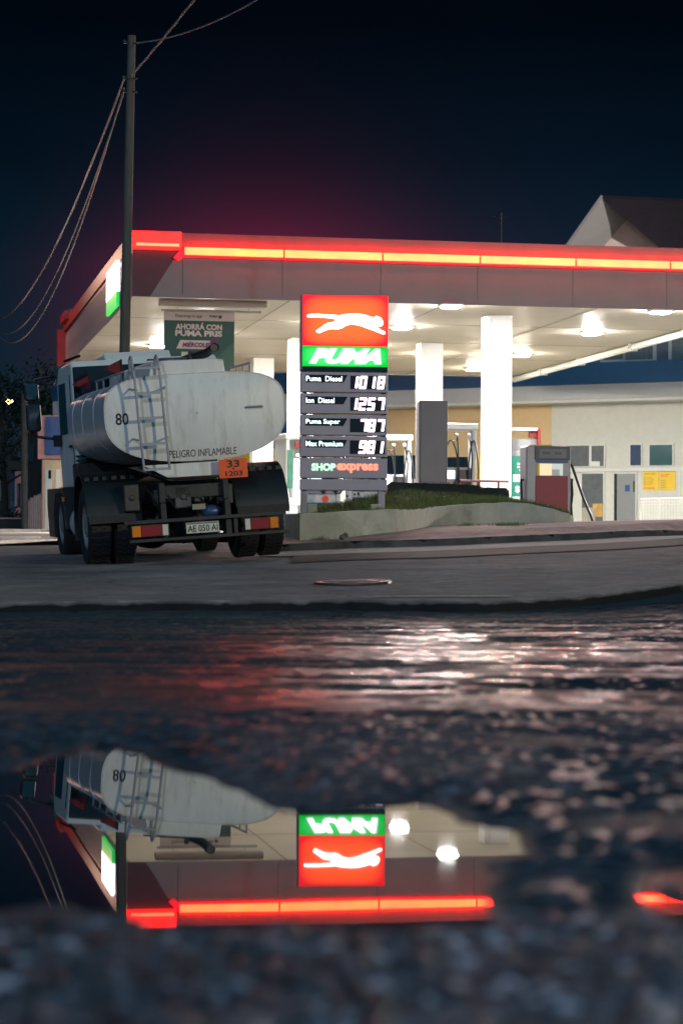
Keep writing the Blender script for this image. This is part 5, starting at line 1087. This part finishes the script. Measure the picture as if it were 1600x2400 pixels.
# wire barrier in front of the shop
a, b_ = at(1470, 1222, 66.0), at(1588, 1226, 64.5); w_ = (b_-a).length; ang = math.atan2(b_.y-a.y, b_.x-a.x); bz = float(zF(a.x, a.y))
bar = thing('wire_barrier', (a.x, a.y, bz), 'low white wire mesh barrier in front of the white wall', 'barrier', rz=ang)
hb = 0.66
MB().tube([(0, 0, 0.02), (0, 0, hb), (w_, 0, hb), (w_, 0, 0.02)], 0.017, 8).tube([(0, 0, 0.06), (w_, 0, 0.06)], 0.012).build('frame', MT['mesh'], bar)
ms = MB()
for k in range(1, 18): ms.tube([(w_*k/18, 0, 0.06), (w_*k/18, 0, hb)], 0.006, 5)
for k in range(1, 7): ms.tube([(0, 0.008, 0.06+k*0.087), (w_, 0.008, 0.06+k*0.087)], 0.005, 5)
ms.build('wire_mesh', MT['mesh'], bar)
MB().tube([(0, 0, hb), (-0.03, 0.75, hb), (-0.03, 0.75, 0.02)], 0.016, 8).build('side_frame', MT['mesh'], bar)

# ================================================================== UTILITY POLE AND CABLES
pb, pt = at(277, 1190, 40.0), at(303, 82, 40.0); pzb = float(zU(pb.x, pb.y))
pole = thing('utility_pole', (pb.x, 40.0, pzb), 'tall grey wooden utility pole leaning slightly behind the truck', 'pole')
pv = pt-Vector((pb.x, 40.0, pzb))
MB().tube([(0, 0, -0.05)]+[tuple(pv*(k/8)) for k in range(1, 9)], 0.102, 14, r2=0.066).build('shaft', MT['wood'], pole, smooth=True)
def onpole(yd): return at(277+(303-277)*(1190-yd)/1108, yd, 40.0)
hwm = MB()
for yd in (100, 182, 212):
    q = onpole(yd)-pole.location; hwm.tube([tuple(q+Vector((-0.12, -0.05, 0))), tuple(q+Vector((0.12, -0.05, 0)))], 0.016, 6).sphere(tuple(q+Vector((-0.11, -0.06, 0.02))), 0.035, 8, 6)
hwm.build('insulator_bracket', MT['iron'], pole)
def cable(p0, p1, sag, r, label, n=40, twist=0):
    m = MB(); pts = []
    for i in range(n+1):
        s_ = i/n; q = Vector(p0).lerp(Vector(p1), s_); pts.append((q.x, q.y, q.z-4*sag*s_*(1-s_)))
    m.tube(pts, r, 6)
    if twist: m.tube([(x+0.012*math.sin(i*0.9), y, z+0.012*math.cos(i*0.9)) for i, (x, y, z) in enumerate(pts)], r*0.8, 6)
    return tag(m.build('overhead_cable', MT['cable'], None, smooth=True), label, 'cable', 'cables strung from the utility pole')
PB = at(-14, 736, 85.0)
cable(onpole(180)+Vector((-0.1, -0.05, 0)), PB+Vector((0, 0, 0.0)), 1.05, 0.016, 'thick double cable, uppermost of the three sagging left from the pole', twist=1)
cable(onpole(212)+Vector((-0.1, -0.05, 0)), PB+Vector((0, 0, -0.25)), 1.55, 0.012, 'thin middle cable of the three sagging left from the pole')
cable(onpole(205)+Vector((-0.1, -0.08, 0)), PB+Vector((0, 0, -0.25)), 1.95, 0.014, 'lowest and deepest sagging cable of the three left of the pole')
cable(onpole(182)+Vector((-0.02, -0.08, 0)), at(500, -70, 31.0), 0.03, 0.015, 'thick cable rising to the top of the photo right of the pole', twist=1)
c_a = onpole(100)+Vector((0.08, -0.05, 0)); c_b = at(640, -32, 35.0)
cable(c_a, c_b, 0.16, 0.011, 'thin cable from the pole top crossing to the upper right')

# ================================================================== THE STREET AT THE FAR LEFT
hY = 75.0
def hz(xd, yd, Y): return at(xd, yd, Y)
hs_ = thing('street_house', (hz(120, 1222, hY).x, hY, 1.1), 'cream house with blue and pink upper storey on the left behind the truck', 'house')
def hb_(name, x0, y0, x1, y1, mat, d0, d1, parent=None, Y=hY, root=None):
    root = root or hs_; a, b_ = at(x0, y1, Y), at(x1, y0, Y); return B(a.x-root.location.x, b_.x-root.location.x, d0, d1, a.z-root.location.z, b_.z-root.location.z).build(name, mat, parent or root)
hb_('lower_wall', 97, 1056, 185, 1226, MT['plaster_cream'], 0, 5)
hb_('upper_wall', 88, 955, 185, 1054, MT['plaster_pink'], -0.1, 4.9)
hb_('blue_cladding', 106, 958, 184, 1045, MT['blue'], -0.18, -0.103)
hb_('door', 104, 1078, 120, 1224, MT['frame'], -0.04, -0.002); 
dd = hb_('door', 128, 1078, 140, 1224, MT['frame'], -0.04, -0.002)
hb_('window', 112, 1080, 119, 1100, MT['glass'], -0.05, -0.042)
hb_('downpipe', 97, 1058, 100, 1226, MT['plaster_pink'], -0.12, -0.02)
fn_ = MB(); zf_ = 1.1
for k in range(9):
    xa = 61+k*4.2; a = at(xa, 1224, 73.5); b_ = at(xa+3.5, 1128+(8-k)*2.2+random.random()*5, 73.5); fn_.prism([(a.x, a.z), (b_.x, a.z), (b_.x, b_.z-0.04), ((a.x+b_.x)/2, b_.z), (a.x, b_.z-0.04)], 73.5, 73.54)
tag(fn_.build('picket_fence', MT['fencewood'], None), 'weathered wooden picket fence beside the cream house', 'fence')
a, b_ = at(57, 1226, 73), at(57, 905, 73); tag(MB().tube([a, b_], 0.10, 10).build('dark_post', MT['darkwall'], None, smooth=True), 'dark post standing beside the picket fence', 'post')
ph_ = thing('pale_house', (at(40, 1200, 98).x, 98, 1.1), 'distant pale pink house with blue corner at the left edge', 'house')
hb_('wall', 34, 1082, 56, 1215, MT['plaster_pink'], 0, 4, root=ph_, Y=98.0); hb_('corner_wall', 24, 1070, 33.8, 1215, MT['plaster_blue'], 0.1, 4, root=ph_, Y=98.0)
hb_('window', 44, 1110, 49, 1165, MT['glass'], -0.05, -0.002, root=ph_, Y=98.0); hb_('roof', 20, 1060, 58, 1080, MT['darkwall'], -0.4, 4.3, root=ph_, Y=98.0)
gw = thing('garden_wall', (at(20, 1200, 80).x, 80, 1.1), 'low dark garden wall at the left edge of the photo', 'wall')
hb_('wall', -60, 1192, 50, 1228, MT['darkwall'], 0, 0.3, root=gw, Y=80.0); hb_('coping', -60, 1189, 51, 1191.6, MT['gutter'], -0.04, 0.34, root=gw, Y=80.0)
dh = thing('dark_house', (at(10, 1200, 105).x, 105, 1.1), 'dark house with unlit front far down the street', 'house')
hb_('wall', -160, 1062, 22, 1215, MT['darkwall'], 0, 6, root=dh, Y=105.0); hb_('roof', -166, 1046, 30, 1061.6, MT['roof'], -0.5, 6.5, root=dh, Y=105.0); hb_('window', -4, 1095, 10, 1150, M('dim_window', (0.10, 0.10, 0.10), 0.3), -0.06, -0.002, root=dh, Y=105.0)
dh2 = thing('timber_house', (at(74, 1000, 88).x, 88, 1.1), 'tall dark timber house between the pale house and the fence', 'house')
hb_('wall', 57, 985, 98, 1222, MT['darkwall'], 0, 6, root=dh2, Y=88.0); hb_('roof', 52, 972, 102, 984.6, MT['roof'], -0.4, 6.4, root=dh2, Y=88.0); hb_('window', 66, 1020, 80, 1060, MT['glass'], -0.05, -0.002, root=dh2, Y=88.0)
# trees
def tree(x, y, z0, h, cr, n, label, seed):
    rr = random.Random(seed); t_ = thing('tree', (x, y, z0), label, 'tree', group='trees down the far street')
    m = MB().tube([(0, 0, -0.1), (0.05, 0, h*0.25), (-0.08, 0.05, h*0.5), (0, 0, h*0.8)], 0.17, 8, r2=0.05); tips = []
    for k in range(9):
        a = rr.uniform(0, 6.28); s0 = h*rr.uniform(0.3, 0.7); e = (math.cos(a)*cr*rr.uniform(0.5, 0.9), math.sin(a)*cr*rr.uniform(0.5, 0.9), s0+h*rr.uniform(0.1, 0.3)); tips.append(e)
        m.tube([(0, 0, s0), (e[0]*0.5, e[1]*0.5, s0+(e[2]-s0)*0.6), e], 0.06, 6, r2=0.015)
    m.build('trunk', MT['bark'], t_, smooth=True); tips.append((0, 0, h*0.85)); vs, fs = [], []
    for i in range(n):
        c = rr.choice(tips); s_ = cr*0.42; p_ = [c[j]+rr.gauss(0, s_*0.5) for j in range(3)]; q = rr.uniform(0.06, 0.13); a = Vector((rr.gauss(0, 1), rr.gauss(0, 1), rr.gauss(0, 1))).normalized(); b_ = a.orthogonal().normalized(); c_ = a.cross(b_); k = len(vs)
        vs += [tuple(Vector(p_)+b_*q), tuple(Vector(p_)+c_*q*0.5), tuple(Vector(p_)-b_*q), tuple(Vector(p_)-c_*q*0.5)]; fs.append((k, k+1, k+2, k+3))
    MB().add(vs, fs).build('crown', MT['leaf'], t_)
a = at(8, 1200, 92); tree(a.x, 92, 1.1, 6.4, 2.3, 3600, 'dark green leafy tree nearest the left edge of the photo', 3)
a = at(64, 1200, 108); tree(a.x, 108, 1.2, 6.0, 2.2, 2600, 'darker tree behind the timber house down the street', 5)
a = at(14, 1168, 79); sh = MB(); vs, fs = [], []
for i in range(700):
    p_ = Vector((random.gauss(0, 0.35), random.gauss(0, 0.2), abs(random.gauss(0.25, 0.2)))); d_ = Vector((random.gauss(0, 1), random.gauss(0, 1), random.gauss(0, 1))).normalized(); e_ = d_.orthogonal().normalized(); q = random.uniform(0.04, 0.08); k = len(vs)
    vs += [tuple(p_+e_*q), tuple(p_+d_.cross(e_)*q*0.6), tuple(p_-e_*q), tuple(p_-d_.cross(e_)*q*0.6)]; fs.append((k, k+1, k+2, k+3))
so2 = MB().add(vs, fs).build('shrub', MT['leaf'], None); so2.location = (a.x, 81.5, 1.3); tag(so2, 'small dark shrub behind the low garden wall', 'shrub')
# distant lit street lamp
a = at(22, 922, 112); sl = thing('street_lamp', (a.x-0.5, 112, 1.2), 'small glowing orange street lamp far down the street', 'street lamp')
MB().tube([(0, 0, 0), (0, 0, a.z-1.2+0.25), (0.2, 0, a.z-1.2+0.35), (0.55, 0, a.z-1.2+0.15)], 0.06, 8).build('mast', MT['darkwall'], sl)
MB().sphere((0.5, 0, a.z-1.2), 0.13, 12, 8, 1.3, 1, 0.8).build('lamp_head', ET['bulb'], sl, smooth=True)
